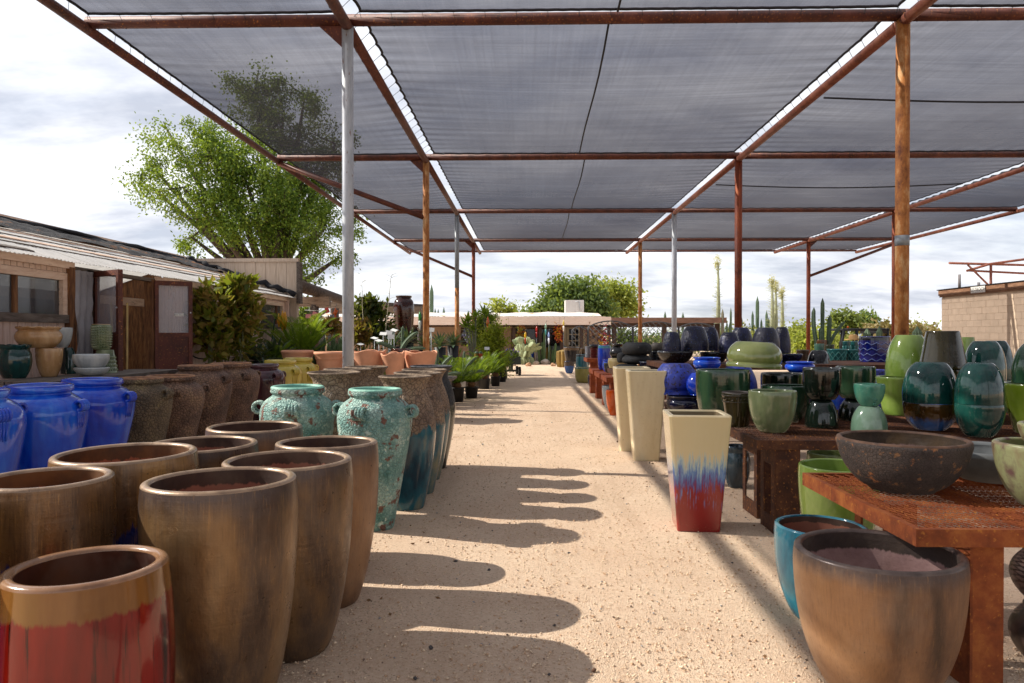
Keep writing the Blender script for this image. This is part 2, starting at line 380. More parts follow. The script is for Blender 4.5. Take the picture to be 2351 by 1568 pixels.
for i in (1, 2, 3):
    for j in (1, 2, 3, 4, 5):
        r = .068 if i == 1 else .076
        if (i, j) == (1, 4):
            pipe('post', (XS[i], YS[j], 2.98), (XS[i], YS[j], ZR), r, GALVD); pipe('post', (XS[i], YS[j], -.02), (XS[i], YS[j], 2.98), r, RUSTP); continue
        pipe('post', (XS[i], YS[j], -.02), (XS[i], YS[j], ZR), r, postmat.get((i, j), RUSTD), 20)
        g = MB(); sx = -1 if i < 3 else 1
        g.v = [Vector((XS[i]+sx*a, YS[j]+b, ZR-c)) for b in (-.008, .008) for a, c in ((0, .03), (.36, .05), (0, .38))]
        g.f = [[0, 1, 2], [5, 4, 3], [0, 3, 4, 1], [1, 4, 5, 2], [2, 5, 3, 0]]; g.sm = [False]*5
        if i != 2: g.build('gusset', PIPE, root)
pipe('band', (XS[2], YS[2], 2.60), (XS[2], YS[2], 2.72), .079, GALVD, 20)
for (x0, y0, x1, z1) in ((XS[0], YS[3], XS[1], 4.02), (XS[0], YS[5], XS[1], 3.85), (XS[4], YS[5], XS[3], 3.85)):
    pipe('brace', (x0, y0, ZR-.1), (x1, y0, z1), .055, PIPE)
def panel(x0, x1, y0, y1, gl, gr, gn, gf, i, j):
    x0 += gl; x1 -= gr; y0 += gn; y1 -= gf; TS = .36; SUB = 4
    nx = max(4, round((x1-x0)/TS))*SUB; ny = max(4, round((y1-y0)/TS))*SUB
    u = np.linspace(0, 1, nx+1); v = np.linspace(0, 1, ny+1); U, V = np.meshgrid(u, v)
    sx = abs(np.sin(np.pi*U*nx/SUB)); sy = abs(np.sin(np.pi*V*ny/SUB))
    amp = .035
    X = x0 + (x1-x0)*U + amp*sy*np.clip(1-U*(x1-x0)/.5, 0, 1) - amp*sy*np.clip(1-(1-U)*(x1-x0)/.5, 0, 1)
    Y = y0 + (y1-y0)*V + amp*sx*np.clip(1-V*(y1-y0)/.5, 0, 1) - amp*sx*np.clip(1-(1-V)*(y1-y0)/.5, 0, 1)
    dxe = np.minimum(X-x0, x1-X); dye = np.minimum(Y-y0, y1-Y)
    Z = ZR + .035 - .10*np.sin(np.pi*U)*np.sin(np.pi*V) + .012*np.exp(-dxe/.5)*np.cos(2*np.pi*V*ny/SUB) + .008*np.exp(-dye/.4)*np.cos(2*np.pi*U*nx/SUB)
    Z += .0025*np.sin(Y*5.1 + np.sin(X*.9+i)*1.3 + j) + .0012*np.sin(Y*13.3+X*.6)
    vs = np.stack([X, Y, Z], -1).reshape(-1, 3); w1 = nx+1
    fs = [[b*w1+a, b*w1+a+1, (b+1)*w1+a+1, (b+1)*w1+a] for b in range(ny) for a in range(nx)]
    c = add('shade_cloth', mesh('shade_cloth', vs, fs, True), CLOTH, root)
    P = np.stack([X, Y, Z], -1)
    loop = list(P[0, :]) + list(P[1:, -1]) + list(P[-1, -2::-1]) + list(P[-2:0:-1, 0])
    MB().tube(loop, .015 if y0 > 15 else .018, 5, closed=True).build('edge_cord', ROPE, c)
    if y0 < 15:
        L = MB()
        for k in range(0, ny+1, SUB):
            for e, xb in ((0, x0-gl), (-1, x1+gr)):
                p = Vector(P[k, e]); L.tube([p, (xb, p.y+.12, ZR-.03), (xb, p.y+.02, ZR-.14)], .0035, 4)
        for k in range(0, nx+1, SUB):
            for e, yb in ((0, y0-gn), (-1, y1+gf)):
                p = Vector(P[e, k]); L.tube([p, (p.x+.02, yb, ZR-.078), (p.x+.1, yb, ZR+.07)], .0035, 4)
        L.build('lacing', ROPE, c)['kind'] = 'stuff'
    return c
SEAM = {2: .97, 3: 1.2, 4: 1.25, 1: .95}
for j in range(len(YS)-1):
    for i in range(len(XS)-1):
        gl = {0: .08, 1: .17, 2: .14, 3: .09}[i]; gr = {0: .09, 1: .12, 2: .09, 3: .08}[i]
        c = panel(XS[i], XS[i+1], YS[j], YS[j+1], gl, gr, .10, .12, i, j)
        if i == 1 and j in SEAM:
            MB().tube([(SEAM[j]+.015*math.sin(k*.9)+.01*k, YS[j]+.12+(YS[j+1]-YS[j]-.25)*k/8, ZR+.02-.1*math.sin(math.pi*k/8)) for k in range(9)], .014, 5).build('seam', ROPE, c)
        if i == 2 and j in (2, 3):
            ym = (11.75, 18.45)[j-2]; MB().tube([(XS[i]+.3+(6.1)*k/10, ym, ZR+.02-.09*math.sin(math.pi*k/10)) for k in range(11)], .016, 5).build('seam', ROPE, c)

# ------------------------------------------------------------------ greenhouse shed on the left
XW = -5.7
PINK = wood('faded_pink_paint', ('#b89a8a', '#d8bcae', '#e4cdbf'), .8, (3, 3, .5), ('#4a3a30', .66))
PINKY = wood('faded_pink_trim', ('#c4a28b', '#dcbfa8', '#e8d0bb'), .8, (3, .5, 3), ('#55402f', .63))
GREYW = wood('weathered_grey_wood', ('#3c332d', '#5f544c', '#7b7067'), .9, (3, .5, 3))
BRNW = wood('old_brown_wood', ('#3a2416', '#6b4529', '#94683f'), .85, (3, 3, .4))
MAROON = rust('maroon_steel', ('#3a1811', '#552519', '#6b3324'), .55, 5, .5)
shed = tag(empty('greenhouse_shed', (XW, 10, 0)), 'long low shed with white corrugated roof, pink siding and open brown double doors', 'shed')
def SH(b, name, m, par=None):
    "build a mesh given in world coordinates under the shed"
    par = par or shed; me = b.mesh(name); me.transform(Matrix.Translation((-XW, -10, 0))); return add(name, me, m, par)
bw = .118
bd = bevel_box(.03, bw-.009, 1, .004)
def board(y, z0, z1, x=XW, me=bd, m=PINK): add('board', me, m, shed, Matrix.Translation((x-XW+random.uniform(-.004, .004), y-10, (z0+z1)/2)) @ Matrix.Diagonal((1, 1, z1-z0, 1)))
y = 4.2
while y < 17.05:
    win = (6.3 < y < 8.86) or (15.25 < y < 16.85)
    if 8.96 < y < 10.98: y += bw; continue
    if win: board(y, 0, 1.72); board(y, 2.31, 2.40)
    else: board(y, 0, 2.40)
    y += bw
for (a, b) in ((6.3, 8.9), (15.25, 16.85)):
    f = SH(MB().box(XW-.03, XW+.05, a, b, 2.22, 2.31).box(XW-.03, XW+.05, a, a+.09, 1.8, 2.22).box(XW-.03, XW+.05, b-.12, b, 1.8, 2.22), 'window', PINKY)
    SH(MB().box(XW-.02, XW+.07, a-.03, b+.0, 1.70, 1.80), 'sill', GREYW, f)
    SH(MB().box(XW-.02, XW+.02, (a+b)/2+.36, (a+b)/2+.43, 1.8, 2.22), 'mullion', BRNW, f)
    SH(MB().box(XW-.008, XW-.004, a+.09, b-.12, 1.8, 2.22), 'pane', glass('smoky_pane', '#4a4c50', .72, .08), f)
for k in range(26): SH(MB().box(XW+.018, XW+.036, 6.3+k*.1, 6.3+k*.1+.088, 2.318, 2.385), 'frieze_block', PINKY)
SH(MB().box(XW-.06, XW+.08, 8.86, 8.97, 0, 2.39), 'post', BRNW); SH(MB().box(XW-.06, XW+.05, 9.28, 9.39, 0, 2.39), 'post', GREYW)
SH(MB().box(XW-.06, XW+.06, 10.86, 10.97, 0, 2.39), 'post', BRNW); SH(MB().box(XW-.06, XW+.10, 16.95, 17.06, 0, 2.39), 'post', PINK)
SH(MB().box(XW-.05, XW+.05, 8.97, 10.97, 2.36, 2.41), 'lintel', GREYW)
# a crumpled plastic sheet hung beside the door
pv = []; n = 16; m_ = 24
for b in range(m_+1):
    for a in range(n+1):
        yy = 8.96+.36*a/n; zz = 2.36*b/m_; pv.append((XW+.09+.025*math.sin(a*1.1+math.sin(b*.5)*1.5)+.012*math.sin(b*1.3+a), yy, zz))
q = MB(); q.v = [Vector(p) for p in pv]; q.f = [[b*(n+1)+a, b*(n+1)+a+1, (b+1)*(n+1)+a+1, (b+1)*(n+1)+a] for b in range(m_) for a in range(n)]; q.sm = [True]*len(q.f)
SH(q, 'plastic_sheet', plain('grey_plastic_sheet', '#8f8c90', .35, .2, 4, .1))
SH(MB().box(XW+.04, XW+.075, 4.2, 8.97, 2.37, 2.47).box(XW+.04, XW+.075, 10.97, 17.06, 2.35, 2.44), 'fascia', PINKY)
# roof: eave at x -5.5, ridge at x -8
E0 = Vector((-5.48, 0, 2.44)); R0 = Vector((-8.0, 0, 3.27))
def slope(s, y, h=0): p = E0.lerp(R0, s); return Vector((p.x+.31*h, y, p.z+.95*h))
def roof_white(name, lo, hi):
    t = NT(name); nn = t.noise(3, t.obj((1, 3, 1)), 6, .65)
    c = t.ramp(nn, [(.3, lo), (.62, hi)]); c = t.mix(t.mr(t.noise(11, t.obj((.4, 2, 1)), 6, .7), .68, .76, 0, .7), c, '#7a6148')
    t.P(Base_Color=c, Roughness=.6)
    tl = t.n('ShaderNodeBsdfTranslucent', {'Color': c}); ms = t.n('ShaderNodeMixShader', {0: .3}); t.t.links.new(t.b.outputs[0], ms.inputs[1]); t.t.links.new(tl.outputs[0], ms.inputs[2]); t.t.links.new(ms.outputs[0], t.out.inputs[0])   # fibreglass lets light into the shed
    return t.m
RW = roof_white('white_corrugated', '#d6d2cc', '#eeeae4')
y = 2.4
while y < 17.0:
    q = MB(); n = 34; wd = .70
    for a in range(n+1):
        yy = y+wd*a/n; h = .008*math.sin(2*math.pi*yy/.07) + (.006 if int(y*10) % 2 else 0)
        q.v += [slope(-.015, yy, h), slope(.66, yy, h)]
    q.f = [[2*a, 2*a+2, 2*a+3, 2*a+1] for a in range(n)]; q.sm = [True]*n
    SH(q, 'roof_panel', RW); y += wd-.03
for s, wd, h, m in ((.06, .04, .02, GREYW), (.23, .010, .018, GREYW), (.34, .045, .02, PINKY), (.47, .010, .018, GREYW), (.60, .05, .02, PINKY)):
    for k in range(5):
        y0 = 2.4+k*2.93; y1 = y0+2.9
        if s == .06 and k in (2, 3): continue
        q = MB(); b = [slope(s, y0, h-.01), slope(s+wd, y0, h-.01), slope(s+wd, y1, h-.01), slope(s, y1, h-.01), slope(s, y0, h+.004), slope(s+wd, y0, h+.004), slope(s+wd, y1, h+.004), slope(s, y1, h+.004)]
        q.v = b; q.f = [[0, 1, 2, 3], [7, 6, 5, 4], [0, 4, 5, 1], [1, 5, 6, 2], [2, 6, 7, 3], [3, 7, 4, 0]]; q.sm = [False]*6
        SH(q, 'batten', m)
def litter():
    t = NT('black_net_with_leaf_litter'); a = t.noise(2.2, t.obj((1, .5, 1)), 7, .7)
    c = t.ramp(t.noise(9, t.obj((2, .6, 1)), 6, .7), [(.35, '#14151a'), (.65, '#3b3a3c')]); c = t.mix(t.mr(a, .54, .62), c, '#8e5c31')
    t.P(Base_Color=c, Roughness=.95); t.bump(t.noise(12, None, 6, .7), .9, .05); return t.m
q = MB(); n = 90; ms = 10
for b in range(n+1):
    for a in range(ms+1):
        s = .62+.40*a/ms; yy = 2.2+14.85*b/n; q.v.append(slope(s, yy, .045+.03*random.random()+.02*math.sin(yy*2.3+a)))
q.f = [[b*(ms+1)+a, b*(ms+1)+a+1, (b+1)*(ms+1)+a+1, (b+1)*(ms+1)+a] for b in range(n) for a in range(ms)]; q.sm = [True]*len(q.f)
SH(q, 'roof_netting', litter())
SH(MB().tube([slope(1-k/24*1.0, 17.0-.1*math.sin(k*1.7), .09+.03*math.sin(k*2.3)) for k in range(25)], [.055+.02*math.sin(k*1.9) for k in range(25)], 7), 'netting_roll', plain('black_net_roll', '#1b1c22', .9, .3, 12, .6))
SH(MB().tube([slope(.985, 2.2+k*.5, .08+.02*math.sin(k*1.3)) for k in range(30)], [.04+.015*math.sin(k*2.1) for k in range(30)], 6), 'netting_roll', plain('black_net_roll', '#1b1c22'))
SH(MB().box(R0.x-.10, R0.x-.02, 2.2, 17.1, 3.22, 3.40), 'ridge_board', PINKY)
q = MB(); q.quad((R0.x-.1, 2.2, 3.27), (R0.x-.1, 17.1, 3.27), (-10.6, 17.1, 2.4), (-10.6, 2.2, 2.4)); SH(q, 'roof_back', RW)
# parapet wall at the far end
TAN = wood('tan_siding', ('#b09a86', '#c4b09c', '#d0beac'), .85, (4, 4, .3))
for k in range(13): SH(MB().box(-8.62+k*.245, -8.62+k*.245+.238, 17.10, 17.14, 0, 3.28), 'siding_panel', TAN)
SH(MB().box(-8.64, -5.40, 17.07, 17.2, 3.28, 3.36), 'parapet_cap', TAN); SH(MB().box(-5.44, -5.36, 17.08, 17.3, 2.3, 3.27), 'corner_board', GREYW)
SH(MB().box(-8.64, -5.45, 17.16, 17.3, 0, 3.28), 'end_wall', TAN); SH(MB().box(-10.6, -8.65, 17.0, 17.1, 0, 3.0), 'end_wall', BRNW)
SH(MB().box(-10.6, -10.5, 2.2, 17.1, 0, 2.4), 'back_wall', BRNW); SH(MB().box(-10.5, XW, 2.2, 2.3, 0, 2.4), 'end_wall', PINK)
SH(MB().box(-10.5, XW-.1, 2.3, 17.05, .002, .006), 'floor', plain('shed_floor', '#4b3d33', .9))
# what shows inside the open doors
for k, zz in enumerate((.35, .8, 1.25, 1.7)): SH(MB().box(-8.1, -7.7, 9.3, 13.2, zz, zz+.03), 'shelf', BRNW)
SH(MB().box(-7.72, -7.66, 11.2, 11.28, 0, 2.2).box(-7.72, -7.66, 12.4, 12.48, 0, 2.2), 'shelf_post', BRNW)
SH(MB().box(-7.4, -7.32, 9.0, 16, 2.1, 2.24), 'rafter_beam', PINKY)
for k, (yy, zz, sz, c) in enumerate(((11.6, .38, .3, '#a87f55'), (11.95, .83, .28, '#c2a27a'), (12.3, .83, .2, '#8d9aa0'), (11.7, 1.28, .26, '#b58f62'), (12.2, 1.28, .3, '#8a5a3a'))):
    tag(MB().box(-7.98, -7.98+sz, yy, yy+sz, zz, zz+sz*.9).build('storage_box', plain('box_%d' % k, c)), ['brown carton on the lowest shelf inside the shed', 'pale carton on the middle shelf inside the shed', 'grey carton on the middle shelf inside the shed', 'tan carton on the upper shelf inside the shed', 'dark brown carton on the upper shelf inside the shed'][k], 'box')
# double doors standing open
PANE = glass('dusty_plastic_pane', '#a9aab4', .42, .2)
def door(hinge, tip):
    h = Vector((*hinge, 0)); t = Vector((*tip, 0)); L = (t-h).length; a = math.atan2(t.y-h.y, t.x-h.x)
    d = empty('door', (h.x-XW, h.y-10, 0), a); d.parent = shed
    MB().box(0, L, -.03, .03, 2.31, 2.38).box(0, .055, -.03, .03, .05, 2.31).box(L-.055, L, -.03, .03, .05, 2.31).box(.055, L-.055, -.03, .03, 1.53, 1.59).build('frame', MAROON, d)
    MB().box(.055, L-.055, -.012, .012, .05, 1.53).build('panel', MAROON, d); MB().box(.055, L-.055, -.004, .004, 1.59, 2.31).build('pane', PANE, d)
    b = MB()
    for z in (.5, 1.0, 1.9): b.lathe([(.011, 0), (.011, .012)], n=8, M=Matrix.Translation((L-.03, -.03, z)) @ Matrix.Rotation(math.pi/2, 4, 'X'))
    b.build('bolt', GALV, d); return d, L
d1, L1 = door((XW+.06, 9.42), (W(277, 700, 9.1).x, 9.1)); d2, L2 = door((XW+.06, 10.93), (W(441, 700, 11.25).x, 11.25))
def text(name, s, size, mat, parent, M, ext=.001):
    c = bpy.data.curves.new(name, 'FONT'); c.body = s; c.size = size; c.align_x = 'CENTER'; c.align_y = 'CENTER'; c.extrude = ext; c.resolution_u = 3
    o = bpy.data.objects.new(name, c); COL.objects.link(o); dg = bpy.context.evaluated_depsgraph_get()
    me = bpy.data.meshes.new_from_object(o.evaluated_get(dg)); bpy.data.objects.remove(o); return add(name, me, mat, parent, M)
WHITE = plain('white_card', '#dcdcd8', .6, .05, 4, 0); INK = plain('black_ink', '#16161a', .6, .1, 4, 0)
MB().box(L2*.52, L2*.52+.135, -.012, -.006, 1.845, 1.885).build('notice', WHITE, d2)
text('lettering', 'New Closet', .028, INK, d2, Matrix.Translation((L2*.52+.067, -.0125, 1.865)) @ Matrix.Rotation(math.pi/2, 4, 'X'))
for k, (px, lean) in enumerate(((225, -.12), (250, -.06), (272, .0))):
    a = W(px+18, 800, 9.75+.12*k); tag(MB().tube([(a.x, a.y, .02), (a.x+lean*1.6, a.y+.03, 2.0)], .014, 8).build('bamboo_pole', plain('bamboo', '#b3955c', .6)), ['leftmost pale pole leaning behind the left door pane', 'middle pale pole leaning behind the left door pane', 'rightmost upright pale pole behind the left door pane'][k], 'pole')
# star in a hoop against the wall behind the right-hand door
sr = tag(empty('star_ornament', (XW+.16, 12.35, 1.55)), 'rusty metal star inside a hoop against the siding behind right door pane', 'ornament'); sr.rotation_euler = (0, 0, rad(62))
MB().tube([(.40*math.cos(a*.1963), 0, .40*math.sin(a*.1963)) for a in range(32)], .012, 8, closed=True).build('hoop', plain('dark_iron', '#2b2422', .6), sr)
q = MB(); R5 = [(.36 if k % 2 == 0 else .14) for k in range(10)]
q.v = [Vector((R5[k]*math.cos(k*math.pi/5+1.2), 0, R5[k]*math.sin(k*math.pi/5+1.2))) for k in range(10)] + [Vector((0, -.07, 0)), Vector((0, .02, 0))]
q.f = [[k, (k+1) % 10, 10] for k in range(10)] + [[(k+1) % 10, k, 11] for k in range(10)]; q.sm = [False]*20
q.build('star', rust('copper_star', ('#4a2c22', '#7a4a38', '#96614c')), sr)

# ------------------------------------------------------------------ log pergola beyond the shed
LOG = wood('grey_log', ('#3a2f28', '#5b4c42', '#79695c'), .9, (2, 2, 2)); LOGB = wood('pale_timber', ('#6d5b4c', '#94806d', '#b09b86'), .9, (.6, 3, 3))
pg = tag(empty('log_pergola', (-5, 19, 0)), 'rough timber pergola of grey logs and posts beside the shed end', 'pergola')
def PG(b, name, m): me = b.mesh(name); me.transform(Matrix.Translation((5, -19, 0))); return add(name, me, m, pg)
a = W(683, 655, 18.2); b = W(790, 690, 22)
PG(MB().tube([(a.x-.6, 17.6, a.z+.15), a, b], [.17, .165, .13], 10), 'log', LOG)
for (x, yb, d) in ((722, 700, 19.5), (770, 705, 24), (968, 706, 26)):
    p = W(x, yb, d); PG(MB().tube([(p.x, p.y, 0), (p.x, p.y, p.z)], .12, 8), 'post', LOG)
for (x0, y0, x1, y1, d, h) in ((640, 690, 758, 690, 19.5, .16), (760, 712, 970, 709, 25.5, .13), (720, 697, 885, 700, 23, .1)):
    p = W(x0, y0, d); r = W(x1, y1, d); PG(MB().box(p.x, r.x, d-.09, d+.09, min(p.z, r.z)-h, max(p.z, r.z)+h*.6), 'beam', LOGB)
p = W(885, 703, 26); r = W(985, 708, 26); PG(MB().tube([p, r], .14, 10), 'log', LOG)
p = W(752, 712, 23.5); r = W(700, 742, 23.5); PG(MB().tube([p, r], .06, 8), 'brace', LOGB)

# ------------------------------------------------------------------ shop at the end of the aisle
STU = plain('tan_stucco', '#b59a82', .9, .12, 3, .2); BRW = wood('dark_brown_trim', ('#2c1d15', '#453024', '#5a4030'), .7, (3, 3, 3))
FASC = wood('pale_pink_fascia', ('#d8c0b0', '#e4d0c2', '#ecdccf'), .75, (.4, 3, 3))
shop = tag(empty('shop_building', (-2, 42, 0)), 'low tan shop with pale fascia and stained white roof at the aisle end', 'building')
def SP(b, name, m, par=None): me = b.mesh(name); me.transform(Matrix.Translation((2, -42, 0))); return add(name, me, m, par or shop)
XL, XR = -15.0, W(1403, 740, 40).x
SP(MB().box(XL, XR-.2, 42.6, 42.8, 0, 2.45), 'wall', STU)
for k in range(7):
    x0 = XL+k*(XR-XL)/7; x1 = x0+(XR-XL)/7-.015; SP(MB().box(x0, x1, 39.9, 39.98, 2.12, 2.56), 'fascia', FASC)
def stain():
    t = NT('stained_white_roof'); c = t.mix(t.mr(t.noise(1.2, t.obj((1, 1.5, 1)), 6, .7), .52, .66), '#d8cfc6', '#b07a3c'); t.P(Base_Color=c, Roughness=.85); return t.m
SP(MB().box(XL, XR-.3, 39.98, 40.2, 2.5, 2.575), 'gutter', FASC)
q = MB(); n = 40
for k in range(n+1):
    x = XL+(XR-.5-XL)*k/n; h = .03*math.sin(k*1.7)+.02*math.sin(k*.6); q.v += [Vector((x, 40.1, 2.6)), Vector((x, 42, 2.86+h)), Vector((x, 46, 2.88+h))]
q.f = [[3*k+j, 3*k+3+j, 3*k+4+j, 3*k+1+j] for k in range(n) for j in (0, 1)]; q.sm = [False]*len(q.f); SP(q, 'roof', stain())
for px in (865, 985, 1100, 1180, 1240, 1290, 1335, 1398):
    p = W(px, 760, 40.3); SP(MB().box(p.x-.09, p.x+.09, 40.2, 40.4, 0, 2.5), 'porch_post', BRW)
SP(MB().box(XL, XR, 40.2, 40.4, 2.02, 2.14), 'porch_beam', BRW)
DARK = glass('dark_shop_window', '#23262a', .9, .06)
for (x0, x1, y0, y1) in ((1178, 1236, 756, 797), (1242, 1284, 756, 797), (1062, 1098, 756, 790), (905, 960, 754, 785), (700, 760, 752, 790)):
    p = W(x0, y0, 42.55); r = W(x1, y1, 42.55)
    f = SP(MB().box(p.x-.1, r.x+.1, 42.5, 42.6, p.z, p.z+.1).box(p.x-.1, r.x+.1, 42.5, 42.6, r.z-.1, r.z).box(p.x-.1, p.x, 42.5, 42.6, r.z, p.z).box(r.x, r.x+.1, 42.5, 42.6, r.z, p.z).box((p.x+r.x)/2-.04, (p.x+r.x)/2+.04, 42.5, 42.6, r.z, p.z), 'window', BRW)
    SP(MB().box(p.x, r.x, 42.54, 42.56, r.z, p.z), 'pane', DARK, f)
p = W(1301, 752, 42.5); r = W(1334, 800, 42.5)
dd = SP(MB().box(p.x, r.x, 42.46, 42.58, 0, p.z).box(p.x-.25, p.x-.02, 42.44, 42.6, 0, p.z+.2).box(r.x+.02, r.x+.25, 42.44, 42.6, 0, p.z+.2), 'door', wood('cream_door', ('#a89a80', '#c4b79c', '#d2c7b0'), .6))
for a in range(3):
    for b in range(4):
        xx = p.x+.14+a*.19; zz = .55+b*.36; SP(MB().box(xx, xx+.15, 42.44, 42.455, zz, zz+.3), 'pane', DARK, dd)
SP(MB().box(p.x+.1, p.x+.2, 42.43, 42.438, 1.0, 1.15), 'notice', WHITE, dd)
text('lettering', 'CA', .42, plain('red_paint', '#a8231b', .6), shop, Matrix.Translation((W(893, 745, 42.5).x+2, .47, W(893, 745, 42.5).z)) @ Matrix.Rotation(math.pi/2, 4, 'X'))
ac = tag(empty('cooler_unit', W(1318, 722, 43.5)), 'white boxy evaporative cooler standing on the shop roof', 'cooler'); ac.location.z = 2.86
wpx = 43.5/F
MB().box(-21*wpx, 21*wpx, -.5, .5, .0, .76).build('case', plain('cooler_white', '#d6d0ca', .6, .06), ac); MB().box(5*wpx, 18*wpx, -.53, -.5, .18, .62).build('access_panel', plain('cooler_panel', '#c6c0ba', .6, .06), ac)
MB().tube([(2*wpx, -.52, .66), (10*wpx, -.56, .7), (11*wpx, -.56, .2)], .02, 6).build('pipe', GALV, ac); MB().box(-19*wpx, 3*wpx, -.515, -.5, .08, .7).build('louvre_panel', plain('cooler_panel', '#c6c0ba'), ac)
cp = tag(empty('open_shelter', (8, 41, 0)), 'brown flat-roofed open shelter right of the pale shop', 'shelter')
def CP(b, name, m): me = b.mesh(name); me.transform(Matrix.Translation((-8, -41, 0))); return add(name, me, m, cp)
BR2 = wood('brown_fascia', ('#5c4236', '#7a5a4b', '#8f6e5d'), .8, (.4, 3, 3)); xr = W(1668, 740, 40).x
CP(MB().box(XR+.03, xr, 39.95, 40.05, 2.22, 2.52), 'fascia', BR2); CP(MB().box(XR+.03, xr, 40.05, 45, 2.40, 2.5), 'roof', BR2)
CP(MB().box(XR+.03, xr-.6, 40.3, 40.5, 2.0, 2.24), 'beam', BRW)
for px in (1410, 1525, 1646): p = W(px, 760, 40.5); CP(MB().box(p.x-.12, p.x+.12, 40.4, 40.62, 0, 2.2), 'post', BRW)
# arched iron lattice gates
IRON = plain('grey_iron', '#4c4e52', .5, .15, 6, .1, .5)
for k, (x0, x1, ys, yt) in enumerate(((1314, 1349, 758, 750), (1351, 1452, 750, 737), (1454, 1557, 750, 739), (1559, 1640, 752, 742))):
    d = 33.0; a = W(x0, ys, d); b = W(x1, ys, d); zt = W(x0, yt, d).z; wd = b.x-a.x
    g = tag(empty('lattice_gate', ((a.x+b.x)/2, d, 0)), ['narrow arched iron lattice gate in front of the shop door', 'wide arched iron lattice gate before the flower-covered shop wall', 'arched iron lattice gate left of the grey post, before the shelter', 'arched iron lattice gate behind the dark blue speckled pots'][k], 'gate', 'arched lattice gates')
    top = lambda x: a.z + (zt-a.z)*(1-(2*x/wd)**2)
    MB().tube([(-wd/2, 0, .1)] + [(wd*(t/12-.5), 0, top(wd*(t/12-.5))) for t in range(13)] + [(wd/2, 0, .1)], .03, 6, closed=True).build('frame', IRON, g)
    q = MB(); step = .26; lo = .12
    for sgn in (1, -1):
        c = -4.0
        while c < 4.5:
            pts = []
            for t in range(0, 161):
                x = -wd/2+wd*t/160; z = sgn*(x)+c
                if lo < z < top(x): pts.append((x, .012*sgn, z))
            if len(pts) > 3: q.tube([pts[0], pts[-1]], .014, 4)
            c += step
    q.build('lattice', IRON, g)

# ------------------------------------------------------------------ restroom block on the right
XB = 14.0; Y1 = 25.1
BLK = plain('tan_block', '#c2ad96', .92, .1, 2, .35, 0, 45); MORT = plain('mortar', '#a8947e', .95)
rb = tag(empty('restroom_block', (XB, Y1, 0)), 'tan concrete block building with brown timber fascia and sign at right', 'building')
def RB(b, name, m, par=None): me = b.mesh(name); me.transform(Matrix.Translation((-XB, -Y1, 0))); return add(name, me, m, par or rb)
RB(MB().box(XB+.007, XB+7, 12, Y1-.01, 0, 2.84), 'wall', MORT)
bl = bevel_box(.06, .394, .194, .004); bh = bevel_box(.06, .195, .194, .004)
for r in range(14):
    y = Y1
    first = True
    while y > 19.2:
        half = first and r % 2; L = .2 if half else .4; first = False
        add('block', bh if half else bl, BLK, rb, Matrix.Translation((.03-.0+random.uniform(-.003, .003), y-L/2-Y1, .1+r*.2+.02)) ); y -= L
RB(MB().box(XB, XB+.05, 12, 19.1, 0, 2.83), 'wall', BLK)
TIM = wood('weathered_fascia', ('#5a3c2a', '#7d5a42', '#97735a'), .85, (3, .4, 3))
for k in range(5): RB(MB().box(XB-.06-.004*(k % 2), XB-.005, Y1+.1-k*2.7-2.68, Y1+.1-k*2.7, 2.89, 3.07), 'fascia_board', TIM)
RB(MB().box(XB-.035, XB-.004, 12, Y1+.08, 2.835, 2.888), 'trim', TIM); RB(MB().box(XB-.09, XB+7, 12, Y1+.15, 3.072, 3.10), 'roof', plain('bitumen', '#1e1c1c', .9))
sg = tag(MB().box(XB-.088, XB-.068, 22.62, 23.33, 2.87, 3.075).build('restroom_sign', WHITE), 'white sign reading RESTROOM on the brown fascia', 'sign')
MX = Matrix(((0, 0, -1, 0), (-1, 0, 0, 0), (0, 1, 0, 0), (0, 0, 0, 1)))
text('lettering', 'RESTROOM', .155, INK, sg, Matrix.Translation((XB-.089, 22.975, 2.97)) @ MX, .001)
q = MB(); 
for z in (2.885, 3.058): q.box(XB-.0905, XB-.089, 22.64, 23.31, z, z+.006)
q.build('border', INK, sg)
for k, (px, yt, yb) in enumerate(((2203, 630, 668), (2247, 648, 668))):
    p = W(px, yt, 24.3); tag(MB().tube([(p.x, p.y, 3.1), p], .045, 8).build('vent_pipe', plain('vent_pipe_white', '#b9b2ae', .6)), ['taller pale vent pipe on the restroom roof', 'shorter pale vent pipe on the roof above the restroom sign'][k], 'pipe')
fr = tag(empty('pipe_frame', (24, 34, 0)), 'bare red pipe roof frame standing beyond the restroom block', 'frame')
def FR(p, r_, name='beam'): me = MB().tube(p, r_, 8).mesh(name); me.transform(Matrix.Translation((-24, -34, 0))); return add(name, me, PIPE2, fr)
d = 34
FR([W(2179, 604, d), W(2480, 612, d)], .055); FR([W(2220, 621, d), W(2480, 634, d)], .05); FR([W(2219, 622, d), W(2273, 606, d-.2), W(2480, 578, d-2)], .055)
a = W(2275, 606, d); FR([a, (a.x, a.y, 0)], .06, 'post'); FR([W(2222, 608, d), W(2275, 660, d)], .045, 'brace')
a = W(2480, 606, d); FR([a, (a.x, a.y, 0)], .06, 'post')
